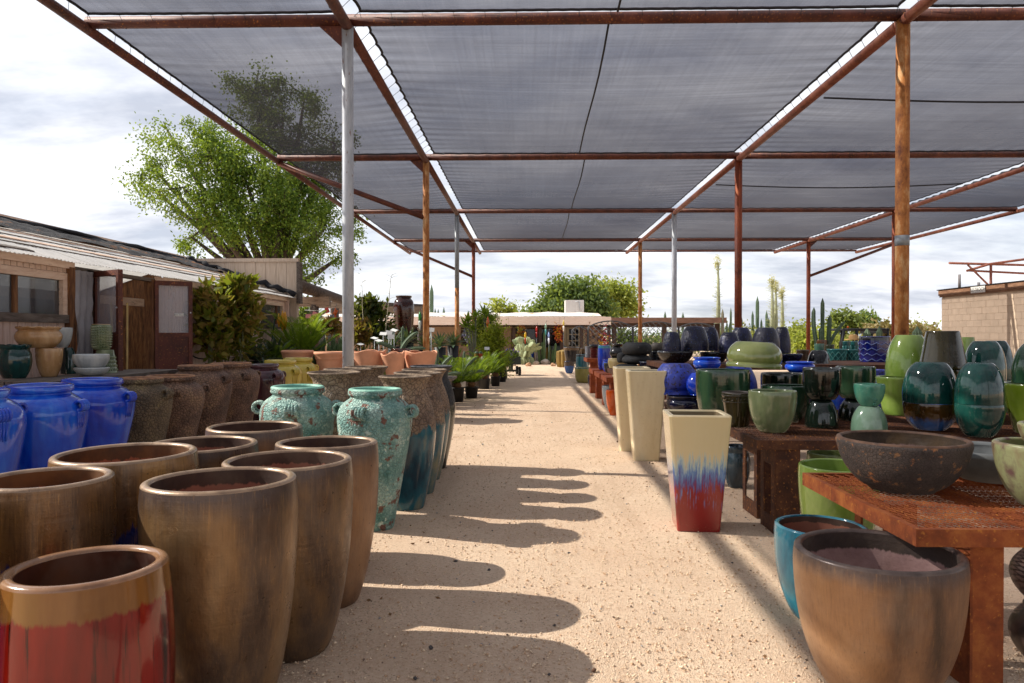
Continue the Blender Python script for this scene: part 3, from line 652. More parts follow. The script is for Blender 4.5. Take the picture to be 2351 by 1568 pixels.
# ================================================================== pots
PROF = {
 'crucible': [(.60, 0), (.65, .03), (.77, .16), (.885, .36), (.955, .56), (.995, .76), (1, .87), (.99, .95), (.975, 1)],
 'egg': [(.52, 0), (.57, .02), (.71, .14), (.86, .34), (.95, .56), (.99, .78), (1, .92), (.985, 1)],
 'barrel': [(.80, 0), (.86, .04), (.95, .25), (1, .5), (1, .66), (.975, .84), (.94, .96), (.93, 1)],
 'amphora': [(.50, 0), (.535, .02), (.65, .2), (.81, .45), (.93, .63), (1, .77), (.99, .83), (.91, .89), (.76, .925), (.67, .94), (.645, .952), (.69, .960), (.725, .972), (.71, 1)],
 'flared': [(.58, 0), (.61, .015), (.74, .16), (.9, .36), (.985, .53), (1, .60), (.95, .71), (.82, .82), (.70, .88), (.665, .915), (.70, .95), (.80, .985), (.87, 1)],
 'bowl': [(.48, 0), (.50, .03), (.66, .14), (.82, .36), (.93, .62), (.985, .87), (1, .95), (.99, 1)],
 'cyl': [(.66, 0), (.73, .03), (.88, .16), (.96, .38), (1, .70), (1, .95), (.985, 1)],
 'taper': [(.66, 0), (.68, .02), (.78, .3), (.88, .62), (.96, .86), (1, .97), (.99, 1)],
 'collar': [(.64, 0), (.66, .02), (.73, .3), (.81, .62), (.84, .70), (.88, .73), (.90, .80), (.95, .88), (1, .94), (1, .98), (.97, 1)],
 'talljar': [(.52, 0), (.55, .02), (.72, .24), (.90, .52), (1, .78), (.985, .87), (.90, .925), (.76, .95), (.68, .962), (.68, .972), (.76, .98), (.77, 1)],
 'tyre': [(.66, 0), (.84, .06), (.965, .25), (1, .5), (.97, .74), (.88, .92), (.76, 1)],
 'urn': [(.50, 0), (.55, .04), (.44, .08), (.48, .14), (.76, .4), (.96, .7), (1, .84), (.94, .94), (.92, 1)],
 'ball': [(.55, 0), (.62, .03), (.9, .28), (1, .52), (.93, .75), (.74, .93), (.66, .97), (.70, 1)],
 'lowjar': [(.62, 0), (.68, .04), (.9, .25), (1, .5), (.97, .72), (.86, .84), (.83, .87), (.93, .93), (.96, 1)],
 'dome': [(.50, 0), (.62, .05), (.82, .22), (.95, .48), (1, .72), (.99, .94), (.985, 1)],
 'flange': [(.62, 0), (.70, .04), (.90, .24), (.985, .48), (.985, .7), (.94, .80), (.93, .83), (1, .87), (1, 1)],
 'cutcone': [(.66, 0), (.675, .015), (.80, .4), (.92, .78), (.99, .96), (1, 1)],
}
def smooth_prof(p, it=2):
    for _ in range(it):
        q = [p[0]]
        for a, b in zip(p[:-1], p[1:]):
            q.append((a[0]*.75+b[0]*.25, a[1]*.75+b[1]*.25)); q.append((a[0]*.25+b[0]*.75, a[1]*.25+b[1]*.75))
        q.append(p[-1]); p = q
    return p
def ringmesh(name, prof, n, ph=0, wob=.006, flute=None, close0=False, close1=False, wave=None):
    vs = []; fs = []
    zmax = max(z for _, z in prof) or 1
    for r, z in prof:
        for k in range(n):
            a = 2*math.pi*k/n; q = 1 + wob*math.sin(2*a+ph) + wob*.6*math.sin(3*a+ph*1.7+z*2) + wob*.4*math.sin(5*a-ph)
            if flute: q *= 1 + flute[1]*abs(math.sin(flute[0]*a/2))*min(1, max(0, (z/zmax-flute[2])*8))*min(1, max(0, (flute[3]-z/zmax)*8))
            zz = z + (wave[1]*math.sin(wave[0]*a+ph)*max(0, (z/zmax-.8)/.2) if wave else 0)
            vs.append((r*q*math.cos(a), r*q*math.sin(a), zz))
    for i in range(len(prof)-1):
        for k in range(n): k2 = (k+1) % n; fs.append([i*n+k, i*n+k2, (i+1)*n+k2, (i+1)*n+k])
    sm = [True]*len(fs)
    if close0: fs.append([k for k in reversed(range(n))]); sm.append(False)
    if close1: b = (len(prof)-1)*n; fs.append([b+k for k in range(n)]); sm.append(False)
    me = mesh(name, vs, fs); me.polygons.foreach_set('use_smooth', sm); return me
def lug_mesh(R, z, sc, rad_at, fingers):
    q = MB(); r = .034*sc; t = .0125*sc
    for k in range(4):
        yy = (k-1.5)*.0215*sc
        q.tube([(R+.012*sc+r*math.cos(a*math.pi/6), yy, z+r*1.05*math.sin(a*math.pi/6)) for a in range(12)], t, 6, closed=True)
        if fingers: q.tube([(rad_at(z-r-.15*sc*t2/4)+.004, yy*(1-.02*t2), z-r*.6-.15*sc*t2/4) for t2 in range(5)], [t, t*.95, t*.85, t*.7, t*.3], 6)
    return q.mesh('lug')
CNT = [0]
def pot(name, prof, x0, x1, yr, d, z0, mo, label, cat='pot', inv=False, mi=None, mr=None, lip=.035, lugs=None, seg=None, flute=None, wave=None, group=None, tilt=None, wob=.006, yb=None, ztop=None, ang=None):
    """a thrown pot: x0, x1 = outermost pixels, yr = rim height in the picture, d = metres down the aisle, z0 = what it stands on"""
    CNT[0] += 1; ph = CNT[0]*1.37; xc = (x0+x1)/2
    P = W(xc, yr, d); R = (x1-x0)/2*pxm(xc, math.hypot(P.x, P.y)*math.cos(math.atan2(P.x, P.y)+YAW))
    H = (ztop if ztop is not None else P.z)-z0
    seg = seg or (64 if d < 7 else 40 if d < 12 else 26)
    pr = smooth_prof(PROF[prof]); lip = min(lip, R*.3)
    if inv:
        p2 = [(r*R, (1-z)*H) for r, z in reversed(pr)]
        me = ringmesh(name, [(p2[0][0]-lip*.6, .012), (p2[0][0]-lip*.25, .001)] + p2 + [(p2[-1][0]-.012, H-.001+.002)], seg, ph, wob, flute, True, True, None)
        o = add(name, me, mo)
    else:
        hl = H-lip*.36; p2 = [(r*R, z*hl) for r, z in pr]
        o = add(name, ringmesh(name, p2, seg, ph, wob, flute, True, False, wave), mo)
        Re = p2[-1][0]
        rim = [(Re-lip/2+lip/2*math.cos(a), hl+lip*.36*math.sin(a)) for a in [math.pi*k/8 for k in range(9)]]
        add('rim', ringmesh('rim', rim, seg, ph, wob, None, wave=(wave[0], wave[1]) if wave else None), mr or mo, o)
        rs = [r for r, _ in p2]; zs = [z for _, z in p2]
        inner = [(Re-lip, hl)]
        for k in range(1, 15):
            zz = hl-(hl*.86)*k/14; ro = float(np.interp(zz, zs, rs)); inner.append((max(.02, min(ro-lip, 99)), zz))
        inner.append((.01, hl*.13))
        add('interior', ringmesh('interior', inner, seg, ph, wob), mi or mo, o)
    o.location = (P.x, P.y, z0); o.rotation_euler = (0, 0, ang if ang is not None else ph)
    if z0 == GZ: o.rotation_euler.x = .011*math.sin(ph*3.1); o.rotation_euler.y = .011*math.sin(ph*5.3)
    if tilt: o.rotation_euler = (tilt[0], tilt[1], 0)
    if lugs:
        k, zf, sc, fing = lugs; zz = zf*H; ro = float(np.interp(zf, [z for _, z in pr], [r for r, _ in pr]))*R
        lm = lug_mesh(ro, zz, sc, lambda z_: float(np.interp(z_/H, [z for _, z in pr], [r for r, _ in pr]))*R, fing)
        for i in range(k): add('lug_handle', lm, mr if fing == 2 else mo, o, Matrix.Rotation(2*math.pi*i/k + .3, 4, 'Z'))
    tag(o, label, cat, group); o['top'] = z0+H
    return o
GZ = -.012
# ---- glazes
BRZ = glaze('bronze_glaze', ('#362a25', '#5a4636', '#7d5f3e', '#8c704e'), .32, .3, 4, top=(('#3f3330', '#5a4a42'), .93, .05, .05), metal=.42, coat=.25, bump=.18, dust=.15, bscale=14, grain=.22)
BRZ2 = glaze('bronze_glaze_brown', ('#4c392b', '#74543c', '#8e6848', '#98724f'), .38, .3, 3.5, top=(('#4a3d39', '#5d4c45'), .93, .05, .05), metal=.22, coat=.15, bump=.18, dust=.2, bscale=14, grain=.2)
BRZB = glaze('bronze_with_blue_runs', ('#46342a', '#755536', '#9c7238'), .28, .25, 4, low=(('#0a1038', '#1c3080', '#0b0d16'), .70, .16, .01), metal=.3, coat=.5, bump=.18, bscale=14, grain=.45)
BRIM = glaze('worn_bronze_rim', ('#6e5848', '#967c64', '#ae947a'), .3, 1, 9, metal=.35, coat=.2, dust=.15)
CLAYIN = glaze('clay_inside_brown_drips', ('#7a4636', '#97604b'), .75, 1, 4, top=(('#2b1d18', '#4a3226'), .925, .03, .005), coat=.05, bump=.15, dust=.2)
CLAYOR = glaze('orange_clay_inside', ('#8a4a2f', '#a8623f'), .7, 1, 4, top=(('#2f1c10', '#7a4a1c'), .92, .05, .004), coat=.1, bump=.15, dust=.12)
PINKIN = glaze('pink_clay_inside', ('#7d5f5a', '#947570', '#a48780'), .8, 1, 5, top=(('#2f2522', '#43362f'), .86, .04, .008), coat=.02, bump=.3, dust=.15, bscale=24)
RED = glaze('oxblood_red_glaze', ('#520a06', '#7c110a', '#931f12'), .10, .15, 5, top=(('#5f3b16', '#7d5226', '#8f6a30'), .885, .04, .008), run=('#1a0705', 24, .555), coat=.8, bump=.05, dust=0)
REDR = glaze('tan_gloss_rim', ('#6e4c34', '#8c6648', '#a07c5e'), .2, 1, 6, coat=.8, bump=.06)
REDIN = glaze('brown_gloss_inside', ('#8a5a34', '#9b6a40'), .5, 1, 4, top=(('#2a0f06', '#4a1d0a'), .84, .02, .005), coat=.6, bump=.08)
COB = glaze('cobalt_glaze', ('#08248c', '#0d3cbc', '#1c5ad2', '#3c80e0'), .10, .18, 4, coat=1, bump=.10, bscale=6, dust=.03)
AQUA = lava('verdigris_crater_glaze', ('#55867f', '#84aea4', '#a9c8bc', '#c6d2c2'), 34, '#3a625c', .7, [('#c8dccc', 12, .57), ('#7d5748', 9, .565)], edge=.45)
AQRIM = glaze('verdigris_rim', ('#5a9486', '#7ab09e', '#9cc4b2'), .5, 1, 8, coat=.1, bump=.3, bscale=30)
LAVA = lava('brown_crater_glaze', ('#5f483c', '#866654', '#a48264'), 30, '#261c17', .62, [('#7a5a3a', 6, .66)])
LAVB = lava('brown_crater_glaze_mossy', ('#5c4e3e', '#826e54', '#9c885e'), 30, '#262018', .62, [('#8c7c58', 7, .64), ('#7a4a22', 9, .70)])
LAVR = glaze('scorched_brown_rim', ('#6a4a38', '#94694c', '#b08560'), .7, 1, 14, coat=.05, bump=.5, bscale=40)
FLA = lava('flared_brown_over_teal', ('#6a574a', '#967d66', '#b49c7c'), 26, '#3a2e25', .7, [('#4b2a1e', 5, .64)], .8, low=(('#0a3040', '#1c5a68', '#8a8468'), .60, .16))
FLB = lava('flared_tan_brown', ('#74624f', '#a08a72', '#baa488'), 26, '#44372b', .75, None, .8, low=(('#1b2f3a', '#355460', '#5a5a50'), .52, .12))
FLK = lava('flared_charcoal', ('#1d1e21', '#303236', '#45454a'), 26, '#0b0b0c', .7, None, .7, low=(('#0b1113', '#1f2d2c', '#6e654e'), .62, .12))
FLR = glaze('flared_rough_rim', ('#4a3d34', '#776656', '#94816c'), .8, 1, 12, coat=0, bump=.7, bscale=34)
FLKR = glaze('flared_charcoal_rim', ('#2b2c30', '#45474c', '#5a5c61'), .8, 1, 12, coat=0, bump=.7, bscale=34)
PUR = glaze('plum_glaze', ('#2a1418', '#45242b', '#5d3a40'), .16, .3, 5, coat=.9, bump=.1)
YEL = glaze('mustard_glaze', ('#a89434', '#c4ae46', '#d2be62'), .18, .3, 5, coat=.8, bump=.12)
TERRA = plain('terracotta', '#d89c7a', .85, .14, 4, .12)
TERRAD = plain('terracotta_shade', '#c68a68', .85, .14, 4, .12)

# ---- left foreground: bronze crucible planters
pot('glazed_planter', 'barrel', -14, 414, 1296, 2.36, GZ, RED, 'short red glazed pot with tan rim in the near left corner', inv=False, mi=REDIN, mr=REDR, lip=.042)
A = dict(mi=CLAYIN, mr=BRIM, lip=.036)
pot('crucible_planter', 'crucible', 322, 694, 1098, 3.00, GZ, BRZ, 'tall bronze planter nearest the camera, right of the red pot', **A)
pot('crucible_planter', 'crucible', 510, 815, 1052, 3.63, GZ, BRZ, 'tall bronze planter at the aisle edge, second from the camera', **A)
pot('crucible_planter', 'crucible', 628, 869, 1013, 4.27, GZ, BRZ2, 'tall bronze planter beside the aisle just before the verdigris jars', **A)
pot('crucible_planter', 'crucible', 690, 872, 1065, 4.90, GZ, BRZ2, 'shorter bronze planter mostly hidden behind the third tall one', **A)
pot('crucible_planter', 'crucible', 470, 699, 977, 5.02, GZ, BRZ2, 'bronze planter in front of the left verdigris jar, farthest of its kind', **A)
pot('crucible_planter', 'crucible', 328, 602, 1016, 4.32, GZ, BRZ, 'bronze planter in front of the brown crater jars', **A)
pot('crucible_planter', 'crucible', 120, 468, 1036, 3.5, GZ, BRZB, 'bronze planter with drip-marked orange inside, before the blue jars', mi=CLAYOR, mr=BRIM, lip=.036)
pot('crucible_planter', 'crucible', -66, 274, 1093, 2.88, GZ, BRZB, 'bronze planter with blue glaze runs, behind the red pot', mi=CLAYOR, mr=BRIM, lip=.036)
pot('crucible_planter', 'crucible', -450, 12, 1206, 2.3, GZ, BRZB, 'bronze planter cut off by the left edge of the picture', mi=CLAYOR, mr=BRIM, lip=.036)
# ---- left: amphora row
L = dict(lip=.045)
lb = dict(lugs=(4, .845, 1.15, 1), mi=COB, **L)
pot('lugged_jar', 'amphora', -190, 68, 893, 5.35, GZ, COB, 'cobalt blue lugged jar cut by the left picture edge', 'jar', group='cobalt lugged jars', ang=.9, **lb)
pot('lugged_jar', 'amphora', -28, 208, 882, 6.15, GZ, COB, 'cobalt blue lugged jar in the middle of the three', 'jar', group='cobalt lugged jars', ang=1.25, **lb)
pot('lugged_jar', 'amphora', 108, 312, 868, 6.98, GZ, COB, 'cobalt blue lugged jar beside the brown crater jars', 'jar', group='cobalt lugged jars', ang=-.35, **lb)
ll = dict(lugs=(4, .845, 1.2, 0), mr=LAVR, mi=LAVR, **L)
pot('crater_jar', 'amphora', 240, 397, 866, 7.75, GZ, LAVB, 'mossy brown crater jar next to the cobalt jars', 'jar', group='brown crater jars', ang=1.1, **ll)
pot('crater_jar', 'amphora', 309, 471, 861, 8.5, GZ, LAVA, 'low brown crater jar, second from the cobalt jars', 'jar', group='brown crater jars', ang=.3, **ll)
pot('crater_jar', 'amphora', 387, 536, 837, 9.3, GZ, LAVA, 'taller brown crater jar in front of the brown door', 'jar', group='brown crater jars', ang=1.0, **ll)
pot('crater_jar', 'amphora', 464, 600, 832, 10.15, GZ, LAVA, 'brown crater jar farthest right of its row, before the shrubs', 'jar', group='brown crater jars', ang=.6, **ll)
pot('lugged_jar', 'amphora', 556, 658, 835, 11.0, GZ, PUR, 'plum brown glazed lugged jar between crater jars and mustard jars', 'jar', lugs=(4, .84, 1.25, 1), ang=-.9, **L)
pot('lugged_jar', 'amphora', 590, 695, 826, 11.8, GZ, YEL, 'left mustard yellow lugged jar', 'jar', lugs=(4, .84, 1.25, 1), ang=-.85, **L)
pot('lugged_jar', 'amphora', 634, 732, 821, 12.65, GZ, YEL, 'right mustard yellow lugged jar below the terracotta pots', 'jar', lugs=(4, .84, 1.25, 1), ang=-.95, **L)
la = dict(lugs=(4, .84, 1.2, 0), mr=AQRIM, mi=AQRIM, **L)
pot('verdigris_jar', 'amphora', 594, 770, 885, 6.2, GZ, AQUA, 'left verdigris green crater jar with lug handles', 'jar', group='verdigris jars', ang=-.15, **la)
pot('verdigris_jar', 'amphora', 772, 946, 891, 5.92, GZ, AQUA, 'right verdigris green crater jar at the aisle edge', 'jar', group='verdigris jars', ang=-.5, **la)
lf = dict(mr=FLR, mi=FLR, lip=.03)
pot('flared_jar', 'flared', 860, 1003, 862, 6.62, GZ, FLA, 'brown and teal flared jar nearest the camera along the aisle', 'jar', group='flared jars along the aisle', **lf)
pot('flared_jar', 'flared', 893, 1022, 854, 7.25, GZ, FLA, 'second brown and teal flared jar along the aisle', 'jar', group='flared jars along the aisle', **lf)
pot('flared_jar', 'flared', 913, 1034, 847, 7.9, GZ, FLA, 'third brown and teal flared jar along the aisle', 'jar', group='flared jars along the aisle', **lf)
pot('flared_jar', 'flared', 933, 1046, 839, 8.6, GZ, FLK, 'charcoal flared jar farthest along the aisle row', 'jar', group='flared jars along the aisle', mr=FLKR, mi=FLKR, lip=.03)
pot('flared_jar', 'flared', 697, 839, 853, 6.95, GZ, FLB, 'tan flared jar behind the left verdigris jar', 'jar', group='flared jars behind the verdigris pair', **lf)
pot('flared_jar', 'flared', 732, 862, 846, 7.65, GZ, FLB, 'tan flared jar in front of the pale post', 'jar', group='flared jars behind the verdigris pair', **lf)
pot('flared_jar', 'flared', 783, 901, 841, 8.35, GZ, FLB, 'tan flared jar just right of the pale post', 'jar', group='flared jars behind the verdigris pair', **lf)

# ---- shelf with small glazed pots before the shed
sh = tag(empty('plank_shelf', (-4.9, 8.2, 0)), 'rough plank shelf carrying small glazed pots before the shed', 'shelf')
for k in range(3): MB().box(-.34+k*.23, -.34+k*.23+.215, -1.3, 1.35, 1.07, 1.105).build('plank', GREYW, sh)
for yy in (-1.1, 0, 1.15):
    for xx in (-.28, .26): MB().box(xx, xx+.09, yy, yy+.09, 0, 1.07).build('leg', GREYW, sh)
ZS = 1.107
HON = glaze('honey_tan_glaze', ('#8a6238', '#b0875a', '#c9a478'), .2, .3, 6, coat=.7, bump=.15)
DGR = glaze('dark_green_teal_glaze', ('#03191a', '#0a3231', '#1a4f4a'), .08, .25, 5, coat=1, bump=.08)
PBL = glaze('pale_blue_white_glaze', ('#8b9296', '#b3b8b8', '#c9cac4'), .3, .15, 8, coat=.4)
SGT = glaze('sage_textured_glaze', ('#46533a', '#667352', '#8a9370'), .14, 1, 7, coat=.8)
S = dict(seg=48)
a = pot('glazed_pot', 'lowjar', -10, 76, 791, 7.45, ZS, DGR, 'dark teal green pot with wavy rim at the left end of the shelf', lip=.02, wave=(9, .006), **S)
a = pot('glazed_pot', 'egg', 80, 146, 799, 7.75, ZS, HON, 'honey tan pot under the wide tan bowl on the shelf', lip=.02, **S)
pot('glazed_bowl', 'lowjar', 32, 145, 750, 7.75, a['top']+.002, HON, 'wide honey tan bowl with wavy rim on top of a tan pot', 'bowl', lip=.025, wave=(13, .006), **S)
a = pot('glazed_pot', 'dome', 138, 176, 798, 8.35, ZS, DGR, 'upturned dark teal pot behind the tan pots on the shelf', inv=True, **S)
pot('glazed_bowl', 'bowl', 116, 168, 752, 8.35, a['top']+.003, PBL, 'pale grey bowl on top of the upturned teal pot', 'bowl', flute=(22, .03, .05, .95), lip=.016, **S)
a = pot('glazed_bowl', 'bowl', 168, 253, 843, 7.95, ZS, PBL, 'plain pale bowl under the ribbed pale blue bowl', 'bowl', lip=.018, **S)
pot('glazed_bowl', 'bowl', 166, 253, 813, 7.95, a['top']-.03, PBL, 'pale blue ribbed bowl stacked on a plain pale bowl', 'bowl', flute=(18, .045, .05, .92), lip=.018, ang=.2, **S)
def studs(o, R, H, rows, n, prof, inv=False):
    "rows of pyramid studs pressed into a vase"
    pr = smooth_prof(PROF[prof]); q = MB()
    for r in range(rows):
        zf = .06+.86*(r+.5)/rows; hh = .82*H/rows*.46
        ro = float(np.interp(1-zf if inv else zf, [z for _, z in pr], [x for x, _ in pr]))*R; wv = math.pi*ro/n*.92
        for k in range(n):
            a = 2*math.pi*k/n; u = Vector((math.cos(a), math.sin(a), 0)); t = Vector((-u.y, u.x, 0)); c = u*ro*.995+Vector((0, 0, zf*H)); b = len(q.v)
            q.v += [c-t*wv-Vector((0, 0, hh)), c+t*wv-Vector((0, 0, hh)), c+t*wv+Vector((0, 0, hh)), c-t*wv+Vector((0, 0, hh)), c+u*.016]
            q.f += [[b, b+1, b+4], [b+1, b+2, b+4], [b+2, b+3, b+4], [b+3, b, b+4]]; q.sm += [False]*4
    s = q.build('relief_studs', SGT, o); s['kind'] = 'stuff'
a = pot('textured_vase', 'talljar', 203, 280, 803, 8.6, .5, SGT, 'upturned studded sage green vase forming the lower half of a stack', 'vase', inv=True, **S)
R = 38*pxm(241, 8.6); studs(a, R, a['top']-.5, 16, 34, 'talljar', True)
b = pot('textured_vase', 'barrel', 208, 257, 744, 8.6, a['top']+.004, SGT, 'studded sage green vase standing on top of another', 'vase', mr=HON, lip=.016, **S)
studs(b, 24.5*pxm(232, 8.6), b['top']-a['top'], 9, 26, 'barrel')
tag(MB().box(-.2, .2, -.2, .2, 0, .5).build('stand_block', GREYW), 'grey timber block under the studded green vases', 'block').location = (W(241, 800, 8.6).x, 8.6, 0)

# ---- terracotta pots on a bench
tb = tag(empty('timber_bench', (-3.1, 13.5, 0)), 'low timber bench carrying the terracotta pots', 'bench')
for k in range(4): MB().box(-1.7, 1.75, -.42+k*.21, -.42+k*.21+.195, .74, .78).build('plank', GREYW, tb)
for xx in (-1.6, 0, 1.55): MB().box(xx, xx+.1, -.38, .36, 0, .74).build('leg', GREYW, tb)
ZT = .782; T = dict(mi=TERRAD, lip=.04, wob=.004)
pot('terracotta_pot', 'collar', 644, 722, 804, 13.45, ZT, TERRA, 'leftmost round terracotta pot behind the mustard jars', **T)
pot('terracotta_pot', 'collar', 719, 799, 807, 13.35, ZT, TERRA, 'round terracotta pot just left of the pale post', **T)
T2_ = dict(mi=TERRAD, lip=.032, wave=(4, .022))
pot('terracotta_pot', 'cutcone', 808, 887, 805, 13.4, ZT, TERRA, 'wavy-rimmed terracotta pot just right of the pale post', **T2_)
pot('terracotta_pot', 'cutcone', 880, 936, 818, 13.2, .72, TERRA, 'small leaning terracotta pot between two larger wavy ones', tilt=(.05, -.10), **T2_).location.z = .785
pot('terracotta_pot', 'cutcone', 926, 1005, 807, 13.5, ZT, TERRA, 'rightmost wavy terracotta pot in front of a rusty post', **T2_)
pot('glazed_pot', 'cyl', 897, 946, 800, 14.6, .78, glaze('dark_brown_glaze', ('#2a0f08', '#4a1c0e', '#5d2a16'), .12, .3, 5, coat=.9), 'dark brown glazed pot behind the small terracotta pot', lip=.03)

# ---- tall square planters on the right
def square_pot(name, cx, cy, wt, wb, h, mo, mi, label, rz):
    n = 12; q = MB()
    def ring(wd, z, rr): 
        pts = []
        for sx, sy, a0 in ((1, 1, 0), (-1, 1, 90), (-1, -1, 180), (1, -1, 270)):
            for k in range(3):
                a = rad(a0+45*k); pts.append((sx*(wd/2-rr)+rr*math.cos(a), sy*(wd/2-rr)+rr*math.sin(a), z))
        return pts
    def loft(rings, name, m, par, cap=None):
        v = []; f = []
        for r in rings: v += r
        for i in range(len(rings)-1):
            for k in range(12): k2 = (k+1) % 12; f.append([i*12+k, i*12+k2, (i+1)*12+k2, (i+1)*12+k])
        if cap == 0: f.append(list(reversed(range(12))))
        if cap == 1: f.append([(len(rings)-1)*12+k for k in range(12)])
        return add(name, mesh(name, v, f), m, par)
    o = loft([ring(wb-.01, 0, .015), ring(wb, .01, .02)] + [ring(wb+(wt-wb)*t, h*t, .02) for t in (.1, .25, .4, .55, .7, .85, .97)] + [ring(wt, h-.012, .02)], name, mo, None, 0)
    t = .042
    loft([ring(wt, h-.012, .02), ring(wt-.012, h, .02), ring(wt-2*t+.01, h, .02), ring(wt-2*t, h-.012, .02)], 'rim', mo if mi is None else mi, o)
    loft([ring(wt-2*t, h-.012, .02), ring(wb-t, h*.25, .02)], 'interior', INC, o, 1)
    o.location = (cx, cy, GZ); o.rotation_euler = (0, 0, rz); tag(o, label, 'planter'); return o
INC = plain('cream_inside', '#7d6c4e', .7, .2, 5, .2)
CRM = glaze('cream_glaze', ('#d4bf92', '#e4d2a8', '#ecdfbc'), .3, .2, 4, specks=('#8a7048', 60, .72), coat=.35, bump=.18, bscale=16, dust=.12)
def tri():
    t = NT('cream_blue_red_drip_glaze'); z = t.genz(); nz = t.noise(1, t.obj((48, 48, .9)), 5, .75); n2 = t.noise(1, t.obj((85, 85, 1.1)), 3, .6)
    zz = t.ma('ADD', z, t.ma('MULTIPLY', t.ma('SUBTRACT', nz, .5), .62))
    col = t.ramp(zz, [(.0, '#8a1a17'), (.36, '#92201c'), (.43, '#5d4484'), (.51, '#6288bc'), (.59, '#b8c8c0'), (.66, '#dac89c'), (1, '#d8c596')])
    st = t.ma('MULTIPLY', t.mr(n2, .58, .66), t.ma('MULTIPLY', t.mr(z, .18, .34), t.mr(z, .58, .68, 1, 0)))
    col = t.mix(st, col, '#6a8cc4')
    col = t.mix(t.mr(t.noise(90), .6, .7, 0, .5), col, t.mix(t.mr(z, .02, .1, 1, 0), col, '#a0735a'))
    t.P(Base_Color=col, Roughness=.2, Coat_Weight=.6, Coat_Roughness=.1); t.bump(t.noise(14), .12, .01); return t.m
square_pot('square_planter', W(1597, 1200, 5.98).x, 5.98, .485, .335, .935, tri(), CRM, 'tall square planter with cream top, blue streaks and red base', rad(-4))
square_pot('square_planter', W(1482, 1040, 9.25).x, 9.25, .47, .31, 1.125, CRM, CRM, 'tall plain cream square planter standing in front of its twin', rad(-3))
square_pot('square_planter', W(1449, 1030, 10.0).x, 10.0, .47, .31, 1.13, CRM, CRM, 'tall plain cream square planter mostly hidden behind its twin', rad(-2))

# ---- right: rusty tables
ORS = rust('orange_rust', ('#5c2a12', '#8a441c', '#aa642c'), .85, 6); DRS = rust('brown_rust', ('#2a140b', '#4a2714', '#6b4222'), .8, 6)
def mesh_top(x0, x1, y0, y1, z, cx, cy):
    q = MB(); nx = int((x1-x0)/cx); ny = int((y1-y0)/cy); w2 = .0032; hz = .004
    for r in range(ny+1):
        for sgn in (0, 1):
            pts = []
            for k in range(nx+1):
                yy = y0 + cy*r + (cy/2 if (k+sgn) % 2 else -cy/2)*.92
                pts.append((x0+cx*k*(x1-x0)/(cx*nx), min(max(yy, y0), y1), z))
            if sgn == 0 or True:
                b = len(q.v)
                for p in pts: q.v += [Vector((p[0], p[1]-w2, p[2]+hz)), Vector((p[0], p[1]+w2, p[2]+hz*1.3)), Vector((p[0], p[1]+w2, p[2])), Vector((p[0], p[1]-w2, p[2]-.001))]
                for k in range(nx):
                    for e in range(4): e2 = (e+1) % 4; q.f.append([b+4*k+e, b+4*k+4+e, b+4*k+4+e2, b+4*k+e2]); q.sm.append(False)
            if sgn == 0 and r == ny: break
    return q
def slot_leg(x, y0, y1, h, fx, par, m):
    "folded plate leg: a slotted side plate and a plain front plate"
    MB().box(x, x+.012, y0, y0+.08, 0, h).box(x, x+.012, y1-.08, y1, 0, h).box(x, x+.012, y0+.08, y1-.08, 0, .13).box(x, x+.012, y0+.08, y1-.08, h-.13, h).build('leg_side', m, par)
    MB().box(x+.012, x+fx, y0, y0+.012, 0, h).box(x+fx-.012, x+fx, y0+.012, y0+.1, 0, h).build('leg_front', m, par)
def rust_table(name, x0, x1, y0, y1, z, m, label, cell, legs, top=True, edge=.075):
    t = tag(empty(name, (x0, y0, GZ)), label, 'table', 'rusty steel display tables'); z -= GZ; X = x1-x0; Y = y1-y0
    for b in (MB().box(0, X, 0, .03, z-edge, z), MB().box(0, X, Y-.03, Y, z-edge, z), MB().box(0, .03, .03, Y-.03, z-edge, z), MB().box(X-.03, X, .03, Y-.03, z-edge, z)): b.build('frame_rail', m, t)
    for k in range(1, 4): MB().box(X*k/4-.02, X*k/4+.02, .03, Y-.03, z-edge, z-.014).build('cross_rail', m, t)
    if top: o = mesh_top(.02, X-.02, .02, Y-.02, z-.010, cell*.5, cell*2.0).build('mesh_top', m, t); o['kind'] = 'stuff'
    else: MB().box(.03, X-.03, .03, Y-.03, z-.02, z-.006).build('top', m, t)
    for (lx, ly0, ly1, fx) in legs: slot_leg(lx, ly0, ly1, z-edge-.002, fx, t, m)
    return t
ZA = .72
rust_table('display_table', 1.66, 4.35, 3.16, 4.46, ZA, ORS, 'orange rusted mesh table nearest the camera with the dark bowl', .062, ((.27, .07, .44, .145), (.27, .78, 1.2, .145), (2.2, .07, .44, .145)))
tq = rust_table('display_table', 1.78, 5.3, 5.72, 8.1, .735, DRS, 'brown rusted mesh table crowded with green glazed pots', .062, ((.14, .02, .36, .2), (.16, .52, .93, .2), (2.6, .02, .4, .2)))
ZB = .735
rust_table('display_table', 1.85, 4.9, 8.55, 9.95, .60, DRS, 'low rusted table under the blue speckled pots', .08, ((.1, .02, .4, .2), (2.2, .02, .4, .2)))
rust_table('display_table', 2.0, 6.2, 10.55, 12.4, 1.13, DRS, 'high rusted table under the dark blue speckled domes', .09, ((.1, .02, .4, .2), (2.6, .02, .4, .2)), False)
rust_table('display_table', 1.5, 3.6, 12.75, 13.9, .93, DRS, 'rusted table under the black stone rings', .09, ((.1, .1, .5, .2), (1.7, .1, .5, .2)), False)
PLK = rust('rust_red_planks', ('#6a2a12', '#8c3f1c', '#a65528'), .8, 6)
